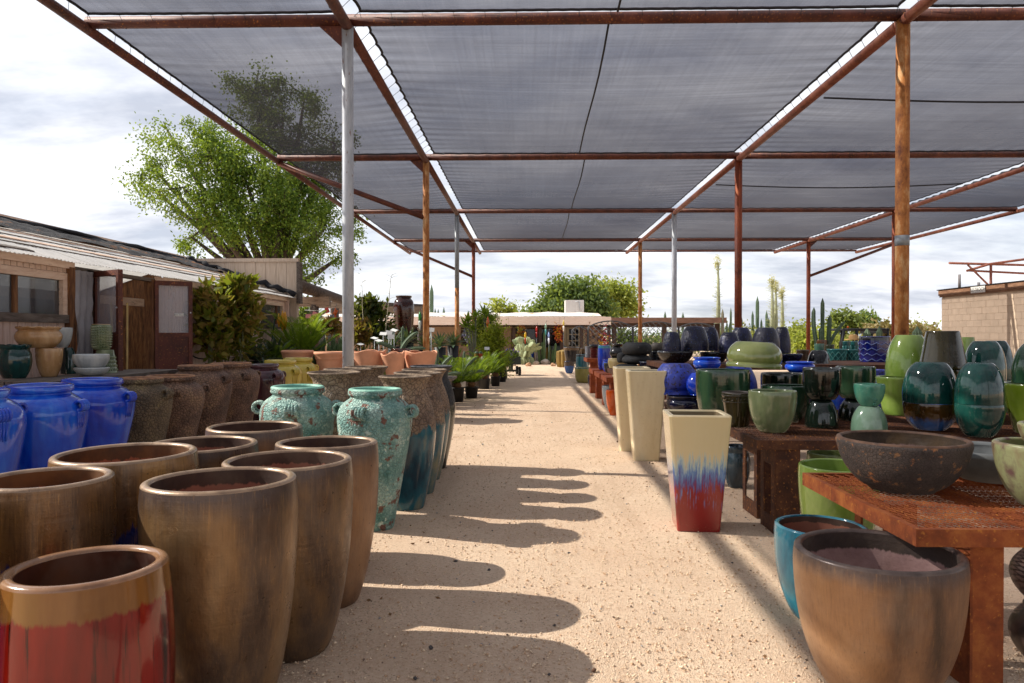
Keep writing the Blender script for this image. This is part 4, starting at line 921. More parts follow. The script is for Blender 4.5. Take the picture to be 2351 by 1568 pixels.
for k, (ya, yb, z) in enumerate(((14.75, 15.95, .70), (16.25, 17.5, .70), (17.9, 19.1, .70), (19.6, 20.8, .93))):
    rust_table('display_table', 1.58, 3.8, ya, yb, z, PLK, ['rust red table end under the cream fluted urn', 'rust red table end under the grey pot', 'rust red table end under the tall blue jar', 'rust red table end under the stacked red saucers'][k], .09, ((.1, .1, .45, .2), (1.6, .1, .45, .2)), False, .1)

# ---- right foreground pots
TQ = glaze('turquoise_glaze', ('#0d4152', '#1b6a80', '#3a8b9c', '#6a9aa2'), .12, .3, 4, coat=.9, bump=.1, dust=.12)
pot('wide_planter', 'egg', 1812, 2219, 1258, 3.22, GZ, BRZ2, 'wide bronze brown planter at the near right corner of the aisle', mi=PINKIN, mr=glaze('dark_bronze_rim', ('#3b302b', '#544640', '#6a5a50'), .36, 1, 9, metal=.25, coat=.2), lip=.036)
pot('wide_planter', 'egg', 1771, 1993, 1204, 4.08, GZ, TQ, 'turquoise glazed planter half hidden behind the wide bronze one', mi=CLAYIN, lip=.026)
CHR = lava('charcoal_with_rust_spots', ('#352e2b', '#4a413c', '#5a4e46'), 60, '#2a2421', .8, [('#a06a40', 9, .60), ('#85603f', 16, .60)], .25)
pot('stoneware_bowl', 'bowl', 1911, 2231, 1004, 3.98, ZA+.004, CHR, 'wide charcoal stoneware bowl with rust spots on the near table', 'bowl', mi=glaze('bowl_inside_pink', ('#4f3b37', '#6b524d', '#7a605a'), .8, 1, 6, top=(('#2c241f', '#4f3d28'), .72, .08, .02), coat=0, bump=.3, bscale=30), mr=glaze('bowl_rim', ('#3a2c26', '#5d4536', '#7a5a44'), .7, 1, 12, coat=.05), lip=.03)
CON = plain('grey_concrete', '#6f7270', .9, .2, 9, .4)
pot('concrete_bowl', 'bowl', 2130, 2420, 1028, 4.25, ZA+.004, CON, 'grey concrete bowl behind the spotted bowl on the near table', 'bowl', lip=.05)
MRB = glaze('marbled_green_plum_glaze', ('#5a3a38', '#8a7a5a', '#9aa070', '#6a4a48'), .35, .6, 7, spots=('#2f5a3a', 9, .64), coat=.3, dust=.15)
a = pot('marbled_bowl', 'bowl', 2272, 2520, 1016, 3.62, ZA+.004, MRB, 'marbled olive and plum bowl at the right edge of the near table', 'bowl', lip=.03)
pot('marbled_bowl', 'bowl', 2332, 2500, 972, 3.66, a['top']-.05, MRB, 'smaller marbled bowl resting inside the one at the right edge', 'bowl', lip=.022)
MRD = glaze('dark_marbled_glaze', ('#2a1a1c', '#4d3a33', '#5d4c3a'), .4, .8, 9, spots=('#5c1f26', 7, .64), coat=.3)
a = pot('marbled_pot', 'ball', 2306, 2560, 1390, 3.5, GZ, MRD, 'dark marbled round pot under the near table', lip=.03)
pot('marbled_pot', 'ball', 2310, 2540, 1262, 3.52, a['top']+.003, MRD, 'dark marbled pot stacked on another under the near table', lip=.03)
LIM = glaze('lime_green_glaze', ('#55692a', '#708a3a', '#879c50'), .12, .5, 4, coat=.9, bump=.08, dust=.08)
pot('wide_planter', 'egg', 1830, 2020, 1066, 5.15, GZ, LIM, 'lime green planter on the gravel beneath the tables', lip=.025)
pot('wide_planter', 'cyl', 1850, 1960, 1038, 6.3, GZ, glaze('olive_pale_rim_glaze', ('#5c6a3a', '#7a8650'), .15), 'olive pot under the brown rusted table', lip=.03)
pot('wide_planter', 'lowjar', 1660, 1724, 1022, 7.6, GZ, glaze('slate_blue_glaze', ('#16222c', '#2b3d48', '#4a5c64'), .12, .4, 5), 'slate blue pot under the brown rusted table, behind the drip planter', lip=.03)

# ---- pots on the green table
SAG = glaze('sage_glaze', ('#4f5a3c', '#6b7653', '#7f8a66'), .14, .2, 5, coat=.8, run=('#7d6f4c', 16, .62))
DKG = glaze('bottle_green_glaze', ('#0b1a12', '#16301f', '#2c4a33', '#3e5a3c'), .10, .25, 4, coat=1, run=('#4a4630', 12, .64))
BLKG = glaze('black_green_glaze', ('#060907', '#0f1813', '#1c2a20'), .09, .25, 5, coat=1, run=('#4a3a26', 14, .66))
OLB = glaze('olive_brown_glaze', ('#141208', '#28230d', '#3a3316'), .10, .12, 6, coat=1, bump=.14)
TEAL = glaze('teal_green_glaze', ('#04211f', '#0b3733', '#1d4f45'), .07, .35, 4, coat=1, run=('#5c6f66', 12, .70), bump=.08)
BRB = glaze('amber_to_blue_glaze', ('#2a1a06', '#3f280a', '#4f3510'), .09, .4, 4, low=(('#14264e', '#2a5590', '#1b2a52'), .42, .2, .1), coat=1)
OLV = glaze('olive_celadon_glaze', ('#5d6a30', '#7d874a', '#8f9560'), .10, .25, 4, coat=1, run=('#6b5a34', 9, .68))
S = dict(seg=56)
pot('glazed_pot', 'egg', 1716, 1831, 896, 6.25, ZB, SAG, 'sage green egg pot at the front edge of the brown table', lip=.022, **S)
a = pot('carved_pot', 'taper', 1656, 1732, 899, 6.62, ZB, OLB, 'dark brown pot with a carved band left of the sage pot', mr=plain('dull_brown_rim', '#3a3029', .5), lip=.03, **S)
q = MB(); Rr = 38*pxm(1694, 6.62)
for zf, t in ((.90, .008), (.72, .006)): q.tube([(Rr*(.985 if zf > .8 else .945)*math.cos(k*.1571), Rr*(.985 if zf > .8 else .945)*math.sin(k*.1571), zf*(a['top']-ZB)) for k in range(40)], t, 5, closed=True)
for k in range(26):
    an = k*2*math.pi/26; q.tube([(Rr*.965*math.cos(an+j*.08), Rr*.965*math.sin(an+j*.08), (.77+.03*(j+1)+(.015 if k % 2 else 0))*(a['top']-ZB)) for j in (-1, 0, 1)], [.004, .009, .004], 5)
q.build('carved_band', OLB, a)
a = pot('glazed_pot', 'cyl', 1597, 1722, 848, 7.12, ZB, DKG, 'large bottle green pot behind the drip planter, carrying an olive bowl', lip=.026, **S)
pot('glazed_pot', 'egg', 1745, 1862, 884, 7.0, ZB, DKG, 'bottle green pot just behind the sage pot', lip=.022, **S)
b = pot('glazed_pot', 'cyl', 1745, 1845, 856, 7.62, ZB, BLKG, 'black green pot behind, under the right side of the olive bowl', lip=.024, **S)
pot('glazed_bowl', 'flange', 1666, 1795, 785, 7.36, max(a['top'], b['top'])+.012, OLV, 'upturned olive celadon bowl lying tilted on two green pots', 'bowl', inv=True, tilt=(.0, .055), **S)
a = pot('glazed_pot', 'egg', 1847, 1926, 917, 6.6, ZB, BLKG, 'upturned black green pot under an upright one', inv=True, **S)
pot('glazed_pot', 'cyl', 1842, 1932, 844, 6.6, a['top']+.003, BLKG, 'upright black green pot stacked on an upturned one beside the blue bowl', lip=.022, **S)
a = pot('glazed_pot', 'egg', 1922, 2008, 915, 7.15, ZB, BLKG, 'upturned dark pot behind the aqua cup stack', inv=True, **S)
pot('glazed_pot', 'cyl', 1917, 2011, 841, 7.15, a['top']+.003, DKG, 'upright dark green pot stacked behind the aqua cup', lip=.022, **S)
CEL = glaze('celadon_glaze', ('#4f6f5a', '#6d8d74', '#84a08a'), .12, .4, 5, coat=.9)
AQC = glaze('aqua_cup_glaze', ('#2f6a5a', '#4c8a74', '#6a9a78'), .2, .4, 6, coat=.5)
a = pot('glazed_pot', 'egg', 1952, 2039, 932, 6.3, ZB, CEL, 'upturned pale celadon pot beneath the aqua cup', inv=True, **S)
c = pot('glazed_cup', 'egg', 1959, 2033, 881, 6.3, a['top']+.003, AQC, 'aqua cup with a moulded fern balanced on a celadon pot', lip=.014, ang=0, **S)
q = MB(); Rc = 37*pxm(1996, 6.3); Hc = c['top']-a['top']-.003
def onpot(an, zf): return Vector((Rc*(.60+.40*zf**.45)*1.0*math.sin(an), -Rc*(.60+.40*zf**.45)*math.cos(an), zf*Hc))
for cx, cz, r in ((.02, .28, .10), (.02, .10, .075)): q.tube([onpot(cx+.9*r*1.9*math.cos(k*.6)*(1-k*.04), cz+r*math.sin(k*.6)*(1-k*.04)) for k in range(17)], .005, 5)
q.tube([onpot(-.55+.1*k, .52-.055*k) for k in range(7)], .004, 5)
for k in range(5): q.tube([onpot(-.5+.1*k, .48-.055*k), onpot(-.42+.1*k, .56-.05*k)], .004, 4)
q.build('fern_relief', AQC, c)
a = pot('glazed_pot', 'taper', 2008, 2128, 864, 7.62, ZB, LIM, 'upright lime pot under an upturned lime one by the rusty post', lip=.025, **S)
pot('glazed_pot', 'egg', 2030, 2142, 769, 7.62, a['top']+.003, LIM, 'upturned lime green pot in front of the large rusty post', inv=True, **S)
a = pot('glazed_pot', 'egg', 2070, 2202, 922, 6.42, ZB, BRB, 'amber and blue pot under the left teal dome', lip=.02, **S)
pot('glazed_pot', 'dome', 2070, 2202, 831, 6.42, a['top']-.006, TEAL, 'upturned teal dome seated on the amber and blue pot', inv=True, **S)
a = pot('glazed_pot', 'egg', 2189, 2309, 925, 6.0, ZB, TEAL, 'teal pot under the right teal dome', lip=.02, **S)
pot('glazed_pot', 'dome', 2189, 2309, 833, 6.0, a['top']-.006, TEAL, 'upturned teal dome with an orange foot ring, seated on a teal pot', inv=True, **S)
a = pot('glazed_pot', 'taper', 2112, 2220, 846, 7.05, ZB, OLB, 'olive brown pot hidden under the tall upturned one', lip=.02, **S)
pot('glazed_pot', 'taper', 2106, 2223, 760, 7.05, a['top']+.003, OLB, 'tall upturned olive brown pot rising above the teal domes', inv=True, **S)
a = pot('glazed_pot', 'cyl', 2205, 2310, 872, 7.35, ZB, LIM, 'green pot hidden beneath the dark teal dome at the back', lip=.02, **S)
pot('glazed_pot', 'dome', 2210, 2312, 783, 7.35, a['top']+.003, TEAL, 'upturned dark teal dome at the back, left of the pair', inv=True, **S)
a = pot('glazed_pot', 'cyl', 2262, 2330, 870, 7.9, ZB, DKG, 'pot hidden beneath the rearmost teal dome', lip=.02, **S)
pot('glazed_pot', 'dome', 2240, 2330, 782, 7.9, a['top']+.003, TEAL, 'upturned dark teal dome at the back, right of the pair', inv=True, **S)
a = pot('glazed_pot', 'taper', 2296, 2480, 880, 6.2, ZB, glaze('olive_lime_glaze', ('#3f5010', '#566a18', '#6b7f28'), .12, .5, 4, coat=.9), 'olive lime pot at the right edge under a green dome', lip=.022, **S)
pot('glazed_pot', 'dome', 2320, 2462, 786, 6.2, a['top']+.003, DKG, 'upturned grey green dome cut by the right picture edge', inv=True, **S)
b = pot('glazed_pot', 'taper', 2196, 2246, 774, 9.4, .9, LIM, 'small upturned lime pot seen behind the olive brown one', inv=True)
tag(MB().box(-.5, .5, -.4, .4, 0, .9+.01).build('display_plinth', DRS), 'dark plinth under the small lime pot at the back', 'plinth').location = (b.location.x, 9.4, -.012)

# ---- blues behind
LAP = glaze('lapis_speckled_glaze', ('#12206e', '#2038a0', '#3a55bc'), .35, 1, 5, specks=('#060a2a', 34, .58), coat=.2, bump=.5, bscale=30)
NVY = glaze('navy_speckled_glaze', ('#03051a', '#070c2e', '#0e1748'), .18, .25, 6, specks=('#3c5690', 60, .67), coat=.3, bump=.7, bscale=40)
BKS = glaze('black_speckled_glaze', ('#050508', '#0c0d12', '#17181c'), .16, .5, 6, specks=('#39414e', 48, .62), coat=.8, bump=.5, bscale=26)
NAV = glaze('navy_glaze', ('#03040f', '#070a22', '#0c1238'), .09, .4, 5, coat=1)
a = pot('glazed_pot', 'lowjar', 1528, 1612, 908, 8.95, .60, NAV, 'navy black pot under the lapis speckled jar', lip=.02)
b = pot('glazed_pot', 'lowjar', 1540, 1640, 922, 8.75+.55, .60, NAV, 'second navy black pot under the blue stack', lip=.02)
pot('speckled_jar', 'lowjar', 1502, 1602, 835, 9.2, a['top']+.004, LAP, 'lapis blue speckled jar behind the cream planters', 'jar', inv=True)
pot('glazed_pot', 'ball', 1574, 1636, 856, 8.85, .835, COB, 'upturned bright cobalt ball pot left of the large green pot', inv=True)
c = pot('speckled_jar', 'lowjar', 1650, 1740, 842, 9.7, .60, LAP, 'lapis blue jar mostly hidden behind the olive bowl', 'jar', inv=True)
a = pot('glazed_pot', 'cyl', 1588, 1660, 850, 9.7, .60, NAV, 'navy pot hidden under the small cobalt pot', lip=.02)
pot('glazed_pot', 'lowjar', 1590, 1656, 820, 9.7, a['top']+.003, COB, 'small cobalt pot with rolled rim under the dark domes', lip=.022)
a = pot('glazed_pot', 'cyl', 1800, 1872, 855, 9.5, .60, NAV, 'navy pot hidden under the right small cobalt pot', lip=.02)
pot('glazed_pot', 'lowjar', 1801, 1872, 830, 9.5, a['top']+.003, COB, 'small cobalt pot with rolled rim left of the black green pots', lip=.022)
for x0, x1, yr, d_, m_, lb_ in ((1640, 1715, 868, 8.8, LAP, 'lapis jar squeezed between the large green pot and the dark table'), (1745, 1800, 864, 9.3, NAV, 'navy pot in the gap behind the black green pots'), (1872, 1945, 852, 9.0, COB, 'cobalt pot glimpsed between the two black green stacks'), (1960, 2035, 848, 9.35, LAP, 'lapis pot behind the aqua cup stack'), (2040, 2092, 845, 9.6, NAV, 'navy pot behind the lime pots')):
    pot('glazed_pot', 'lowjar', x0, x1, yr, d_, .60, m_, lb_, lip=.02)
a = pot('glazed_bowl', 'bowl', 1508, 1592, 806, 11.0, 1.13, BKS, 'black speckled bowl under the left dark domes', 'bowl', lip=.03, wob=.004)
b = pot('glazed_bowl', 'bowl', 1606, 1672, 808, 11.15, 1.13, BKS, 'black speckled bowl under the middle dark domes', 'bowl', lip=.03)
c = pot('glazed_bowl', 'bowl', 1698, 1790, 808, 11.2, 1.13, BKS, 'black speckled bowl behind the olive celadon bowl', 'bowl', lip=.03)
e = pot('glazed_bowl', 'bowl', 1782, 1844, 812, 11.3, 1.13, NVY, 'navy speckled bowl at the right end of the dark domes', 'bowl', lip=.03)
D = dict(inv=True, group='dark blue speckled domes')
for k, (x0, x1, yt, d, zz, lb_) in enumerate(((1521, 1564, 762, 10.9, a['top'], 'small dark blue speckled dome, leftmost by the grey post'), (1561, 1627, 749, 11.1, a['top'], 'large dark blue speckled dome, second from the left'), (1604, 1652, 751, 11.75, b['top'], 'dark blue dome partly behind the second one'),
        (1649, 1699, 763, 10.85, b['top'], 'small dark blue speckled dome in the middle, above the olive bowl'), (1675, 1729, 752, 11.6, b['top'], 'dark blue speckled dome in front of the dark rusty post'), (1725, 1792, 752, 11.0, c['top'], 'large dark blue speckled dome above the olive bowl'), (1774, 1816, 751, 11.5, e['top'], 'dark blue speckled dome at the right end of the group'))):
    pot('speckled_dome', 'dome', x0, x1, yt, d, zz+.003, NVY, lb_, **D)
STN = lava('black_stone', ('#121314', '#202223', '#34373a'), 60, '#08080a', .7, [('#6b6e70', 22, .66)], .4)
a = pot('stone_ring_bowl', 'tyre', 1412, 1470, 836, 13.1, .93, STN, 'lowest black stone ring bowl, left of its stack', 'bowl', lip=.04)
b = pot('stone_ring_bowl', 'tyre', 1427, 1496, 815, 13.2, a['top']+.003, STN, 'middle black stone ring bowl of the stack', 'bowl', lip=.05)
pot('stone_ring_bowl', 'tyre', 1427, 1497, 786, 13.2, b['top']+.003, STN, 'topmost black stone ring bowl of the stack', 'bowl', lip=.05)
pot('stone_ring_bowl', 'tyre', 1416, 1440, 810, 13.7, a['top']+.003, STN, 'small black stone ring bowl behind the middle one', 'bowl', lip=.03)
pot('glazed_pot', 'cyl', 1467, 1514, 830, 12.9, .93, NAV, 'navy black pot with pale rim line right of the stone rings', mr=plain('pale_blue_rim', '#5a6474', .3), lip=.02)
pot('stone_ring_bowl', 'tyre', 1494, 1526, 787, 13.6, 1.262, plain('brown_stone', '#4c453e', .6), 'dull brown ring bowl right of the topmost stone ring', 'bowl', lip=.03)
pot('glazed_pot', 'cyl', 1490, 1530, 806, 13.6, .93, BKS, 'black pot under the dull brown ring bowl', lip=.02)
CRU = glaze('cream_urn_glaze', ('#8f8052', '#b0a070', '#c4b68c'), .25, .4, 6, coat=.5)
a = pot('fluted_urn', 'urn', 1395, 1436, 822, 15.1, .702, CRU, 'cream fluted urn behind the plain cream planters', 'urn', flute=(20, -.06, .16, .86), lip=.03, seg=60)
MET = glaze('gunmetal_glaze', ('#17181a', '#2a2b2d', '#3b3b3b'), .22, .4, 5, metal=.4, coat=.5)
b = pot('glazed_pot', 'ball', 1399, 1434, 797, 15.1, a['top']+.003, MET, 'gunmetal upturned pot on top of the cream urn', inv=True)
pot('glazed_bowl', 'bowl', 1403, 1430, 789, 15.1, b['top']+.003, BKS, 'black and white speckled bowl above the gunmetal pot', 'bowl', lip=.02)
pot('glazed_pot', 'egg', 1386, 1412, 833, 16.7, .702, glaze('pewter_glaze', ('#2f3033', '#48494b', '#5f5e5c'), .22, .3, 5, coat=.5, metal=.3), 'pewter grey pot on the second rust red table end', lip=.02)
pot('glazed_jar', 'barrel', 1372, 1403, 793, 18.2, .702, glaze('cobalt_with_aqua_rim', ('#07155f', '#0d2894', '#1a3fb4'), .1, .3, 5, top=('#2f7f92', .90, .02), coat=1), 'tall cobalt jar with an aqua rim on a table end', 'jar', lip=.025)
pot('glazed_pot', 'lowjar', 1383, 1404, 826, 17.25, .702, COB, 'small bright cobalt pot between grey pot and tall jar', lip=.02)
pot('glazed_pot', 'cyl', 1384, 1402, 816, 18.75, .702, NAV, 'small navy pot behind the tall cobalt jar', lip=.02)
# saucer stacks
for (x, d, n, c, nm, r) in ((1364, 20.1, 7, '#5e1414', 'stack of red ridged saucers on the far table', 9.5), (1349.5, 20.3, 8, '#9aa0aa', 'stack of pale ridged saucers left of the red ones', 6.5)):
    p = W(x, 800, d); o = tag(empty('saucer_stack', (p.x, p.y, .932)), nm, 'saucers'); R_ = r*d/F; m = glaze('saucer_'+c[1:], (c, c), .12, 1, 5)
    for k in range(n): MB().lathe([(R_*.7, 0), (R_*.95, .018), (R_, .034), (R_*.97, .038)], n=20).build('saucer', m, o).location = (0, 0, k*.039)
    if n == 7: MB().lathe([(R_*1.05, .0), (R_*1.15, .05), (R_*1.1, .1)], n=20).build('top_bowl', NAV, o).location = (0, 0, n*.039)
# pots on the ground along the right side
pot('glazed_planter', 'egg', 1391, 1434, 895, 14.35, GZ, glaze('orange_glaze', ('#8a3206', '#b3470a', '#c25a14'), .14, .4, 4, coat=.8), 'bright orange planter on the gravel beside the cream planters', lip=.022)
pot('glazed_planter', 'egg', 1382, 1424, 885, 15.75, GZ, glaze('grey_blue_glaze', ('#5a6268', '#7b848a', '#8f979a'), .25, .3, 4), 'grey blue planter behind the orange one', lip=.03)
pot('glazed_planter', 'taper', 1368, 1386, 882, 19.2, GZ, glaze('blue_square_glaze', ('#0f2140', '#22406a', '#35557a'), .12), 'small dark blue pot on the gravel behind the grey blue planter', lip=.02)
pot('glazed_planter', 'cyl', 1349, 1377, 861, 22.4, GZ, NAV, 'black pot on the gravel beside the rust red tables', lip=.025)
pot('glazed_planter', 'cyl', 1319, 1363, 843, 24.2, GZ, glaze('ochre_green_glaze', ('#6e6a30', '#8c8444', '#9a9252'), .18, .4, 3, top=('#3f6660', .94, .03), coat=.6), 'wide ochre planter with a green rim on the gravel', lip=.03)
pot('glazed_jar', 'barrel', 1321, 1349, 814, 25.6, GZ, glaze('peacock_glaze', ('#0a3f4c', '#14616c', '#257a80'), .12, .4, 4, top=('#0a1a24', .93, .03), coat=.8), 'peacock teal jar behind the ochre planter', 'jar', lip=.03)
a = pot('glazed_planter', 'egg', 1295, 1319, 829, 30.2, GZ, glaze('sky_blue_drip_glaze', ('#14386a', '#245390', '#3a6aa4'), .16, .4, 4, top=(('#3a302c', '#4c4038'), .62, .12), coat=.6), 'blue planter with brown shoulder under the far dark pot', lip=.03)
pot('glazed_planter', 'taper', 1293, 1331, 797, 30.2, a['top']-.01, glaze('navy_brown_top_glaze', ('#04060f', '#080d22'), .12, .4, 4, top=(('#5a4632', '#6e5a42'), .80, .05), coat=.7), 'navy planter with brown top stacked on the blue one', lip=.03)
pot('glazed_planter', 'taper', 1333, 1352, 799, 30.5, GZ, glaze('navy_brown_top_glaze', ('#04060f', '#080d22')), 'navy and brown planter behind the peacock jar', lip=.03)

# ---- back right shelf: lattice pots, honeycomb pot, potted cacti
rust_table('display_table', 4.6, 9.4, 12.9, 15.6, 1.02, DRS, 'far rusted table under the teal lattice pots', .09, ((.1, .02, .4, .2), (4.2, .02, .4, .2)), False)
LAT = glaze('teal_lattice_glaze', ('#123f42', '#1d5c5c', '#2c7672'), .18, .5, 5, coat=.7)
def lattice(o, x0, x1, d, prof, H, m, n=10, inv=False):
    R = (x1-x0)/2*pxm((x0+x1)/2, d); pr = smooth_prof(PROF[prof]); q = MB()
    for s in (1, -1):
        for k in range(n):
            pts = []
            for t in range(9):
                zf = .12+.7*t/8; ro = float(np.interp(zf, [z for _, z in pr], [r for r, _ in pr]))*R; a = 2*math.pi*k/n + s*t*.12; pts.append((ro*1.005*math.cos(a), ro*1.005*math.sin(a), zf*H))
            q.tube(pts, .0055, 4)
    q.build('lattice_relief', m, o)
LRL = glaze('teal_relief_edge', ('#3d8a86', '#5aa39c'), .2, 1, 5)
for k, (x0, x1, yr, d, zz) in enumerate(((1897, 1946, 801, 13.9, 1.022), (1938, 1980, 802, 14.0, 1.022))):
    o = pot('lattice_pot', 'taper', x0, x1, yr, d, zz, LAT, ['wide teal lattice pot left on the far table', 'wide teal lattice pot beside the honeycomb pot'][k], group='teal lattice pots', lip=.025); lattice(o, x0, x1, d, 'taper', o['top']-zz, LRL)
    x0, x1, yr = ((1934, 1953, 783), (1949, 1972, 783))[k]
    s = pot('lattice_pot', 'taper', x0, x1, yr, 14.3+.1*k, 1.022, LAT, ['small pale teal lattice pot behind, left of two', 'small pale teal lattice pot behind, right of two'][k], group='teal lattice pots', lip=.02, ztop=1.44); lattice(s, x0, x1, 14.3, 'taper', .4, LRL, 8)
a = pot('glazed_pot', 'cyl', 1970, 2046, 851, 11.9, .40, LAP, 'lapis pot under the honeycomb pot', lip=.03)
tag(MB().box(-.35, .35, -.35, .35, 0, .41).build('display_plinth', DRS), 'dark plinth under the lapis and honeycomb pots', 'plinth').location = (a.location.x, 11.9, -.012)
HNY = glaze('deep_blue_honeycomb_glaze', ('#050d4a', '#0a1868', '#122488'), .09, .5, 5, top=('#10131f', .90, .01), coat=1)
o = pot('honeycomb_pot', 'cyl', 1971, 2045, 772, 11.9, a['top']+.003, HNY, 'deep blue pot with raised honeycomb relief left of the rusty post', lip=.03, seg=40)
R = 37*pxm(2008, 12.1); H = o['top']-a['top']; pr = smooth_prof(PROF['cyl']); nn = 11
for row in range(5):
    zc_ = .78-.155*row; q = MB()
    def pt(i, hi): an = 2*math.pi*i/(nn*2); zf = zc_+(.035 if hi else -.035); ro = float(np.interp(zf, [z for _, z in pr], [r for r, _ in pr]))*R*1.004; return (ro*math.cos(an), ro*math.sin(an), zf*H)
    q.tube([pt(k, (k+row) % 2) for k in range(nn*2)], .006, 4, closed=True).build('honeycomb_relief', glaze('honeycomb_edge', ('#5a6fae', '#7d90c4'), .2, 1, 5), o)
pot('glazed_pot', 'dome', 1851, 1908, 804, 11.2, .95, glaze('black_mirror_glaze', ('#050507', '#0d0d12'), .05, 1, 5, coat=1, bump=.03), 'upturned shiny black pot before the teal lattice pots', inv=True)
tag(MB().box(-.45, .45, -.4, .4, 0, .96).build('display_plinth', DRS), 'dark plinth under the shiny black pot', 'plinth').location = (W(1880, 800, 11.2).x, 11.2, -.012)
pot('ribbed_pot', 'taper', 1828, 1858, 803, 13.4, 1.022, glaze('brown_ribbed_glaze', ('#2f231a', '#4a3828'), .3), 'small brown ribbed pot on the far table', flute=(30, -.03, .05, .9), lip=.02, seg=60)
CUL = ((1871, 1899, 780, 15.1, 'copper', ('#4a2c18', '#6e4526'), 'copper brown pot holding tall columnar cacti'), (1869, 1893, 789, 14.4, 'seafoam', ('#2f5a4c', '#4f7d68'), 'seafoam bowl in front of the copper cactus pot'), (1894, 1916, 791, 14.8, 'moss', ('#23281a', '#3a402a'), 'dark moss bowl right of the copper cactus pot'))
for x0, x1, yr, d, nm, c, lb_ in CUL: pot('glazed_pot', 'egg', x0, x1, yr, d, 1.022, glaze(nm+'_pot_glaze', c, .2, .5, 5), lb_, lip=.02)
# ================================================================== plants
rng = np.random.default_rng(11)
def unit(v): return v/np.maximum(1e-9, np.linalg.norm(v, axis=-1, keepdims=True))
def leafmesh(name, C, D, L, Wd, fold=.0):
    n = len(C); D = unit(D); S = unit(np.cross(D, unit(rng.normal(size=(n, 3))))); L = np.broadcast_to(L, n)[:, None]; Wd = np.broadcast_to(Wd, n)[:, None]
    N = np.cross(D, S)
    V = np.stack([C, C+D*L*.5+S*Wd*.5+N*L*fold, C+D*L-N*L*fold*.5, C+D*L*.5-S*Wd*.5+N*L*fold], 1).reshape(-1, 3)
    me = bpy.data.meshes.new(name); me.vertices.add(4*n); me.vertices.foreach_set('co', V.ravel())
    me.loops.add(4*n); me.loops.foreach_set('vertex_index', np.arange(4*n)); me.polygons.add(n)
    me.polygons.foreach_set('loop_start', np.arange(0, 4*n, 4)); me.update(calc_edges=True); me.validate(); return me
def crown(blobs, ncl, nleaf, spread, droop=.3, shell=.4):
    vol = np.array([b[3]*b[4]*b[5] for b in blobs]); p = vol/vol.sum(); idx = rng.choice(len(blobs), ncl, p=p); B = np.array(blobs)[idx]
    u = unit(rng.normal(size=(ncl, 3))); r = rng.random(ncl)**shell
    cc = B[:, :3] + u*r[:, None]*B[:, 3:]
    sp = spread*rng.uniform(.5, 1.3, ncl); k = rng.integers(0, ncl, nleaf)
    off = rng.normal(size=(nleaf, 3))*sp[k][:, None]*np.array([1, 1, .75])
    off[:, 2] -= droop*np.abs(rng.normal(size=nleaf))*sp[k]
    D = unit(u[k]*.5 + rng.normal(size=(nleaf, 3)) + np.array([0, 0, -droop])); return cc[k]+off, D, cc
def rel(blobs, base): return [(b[0]-base[0], b[1]-base[1], b[2]-base[2], *b[3:]) for b in blobs]
def pxblob(x, y, rx, ry, d, rz=1.0): p = W(x, y, d); s = d/F; return (p.x, p.y, p.z, rx*s, rx*s*rz, ry*s)
def tree(name, base, blobs, ncl, nleaf, ls, spread, m, bark, label, trunk_r=.2, droop=.3, forks=None, cat='tree', split=None, shell=.4):
    o = tag(empty(name, base), label, cat); bl = rel(blobs, base)
    C, D, cc = crown(bl, ncl, nleaf, spread, droop, shell)
    add('crown', leafmesh('crown', C, D, rng.uniform(.6, 1.3, nleaf)*ls, rng.uniform(.7, 1.2, nleaf)*ls*.55, .08), m, o)
    q = MB(); top = np.mean(cc, 0); z0 = (split or .35)*min(b[2] for b in bl)
    hub = Vector((0, 0, z0))
    q.tube([(0, 0, -.1), (0, 0, z0*.5), hub], [trunk_r*1.25, trunk_r*1.0, trunk_r*.9], 9)
    for b in bl:
        e = Vector(b[:3]); mid = hub.lerp(e, .55)+Vector((random.uniform(-.2, .2), random.uniform(-.2, .2), .12*(e-hub).length*.3))
        q.tube([hub, mid, e], [trunk_r*.62, trunk_r*.38, trunk_r*.12], 7)
        for _ in range(3):
            c = cc[rng.integers(0, len(cc))]
            if (Vector(c)-e).length < max(b[3:])*1.2: q.tube([mid, mid.lerp(Vector(c), .6)+Vector((0, 0, .1)), c], [trunk_r*.25, trunk_r*.14, trunk_r*.04], 5)
    for c in cc[::max(1, len(cc)//60)]:
        c = Vector(c); b = min(bl, key=lambda b: (Vector(b[:3])-c).length); q.tube([Vector(b[:3]), c], [trunk_r*.13, .008], 4)
    q.build('trunk', bark, o); return o
BARK = wood('tree_bark', ('#2d2620', '#4a4036', '#62574a'), .95, (2, 2, .8))
LEAF_T = leafy('bright_tree_leaf', ('#22371a', '#3f6022', '#67882e', '#9aa846'), .38)
d = 26; bx = W(628, 600, d)
bigblobs = [pxblob(*b, d+dy) for b, dy in (((650, 270, 105, 85), .5), ((585, 210, 75, 60), 0), ((480, 350, 110, 75), -1.2), ((385, 300, 60, 42), -1), ((352, 385, 55, 42), -.8), ((345, 428, 45, 25), -.6), ((420, 430, 75, 65), -1.5), ((560, 400, 140, 110), -1), ((690, 400, 120, 110), .5), ((770, 330, 55, 50), 1),
        ((520, 500, 110, 75), -1), ((650, 500, 110, 75), -.6), ((750, 520, 75, 80), .6), ((770, 450, 50, 60), .8), ((700, 575, 60, 35), .2), ((440, 545, 50, 45), -.8), ((780, 590, 30, 30), .8), ((700, 220, 60, 45), 1))]
tree('shade_tree', (bx.x, d, 0), bigblobs, 460, 60000, .115, .23, LEAF_T, BARK, 'large bright green tree behind the shed, its top seen through the shade cloth', .30, .8, split=.62, shell=.45)
d = 24; p = W(715, 640, d)
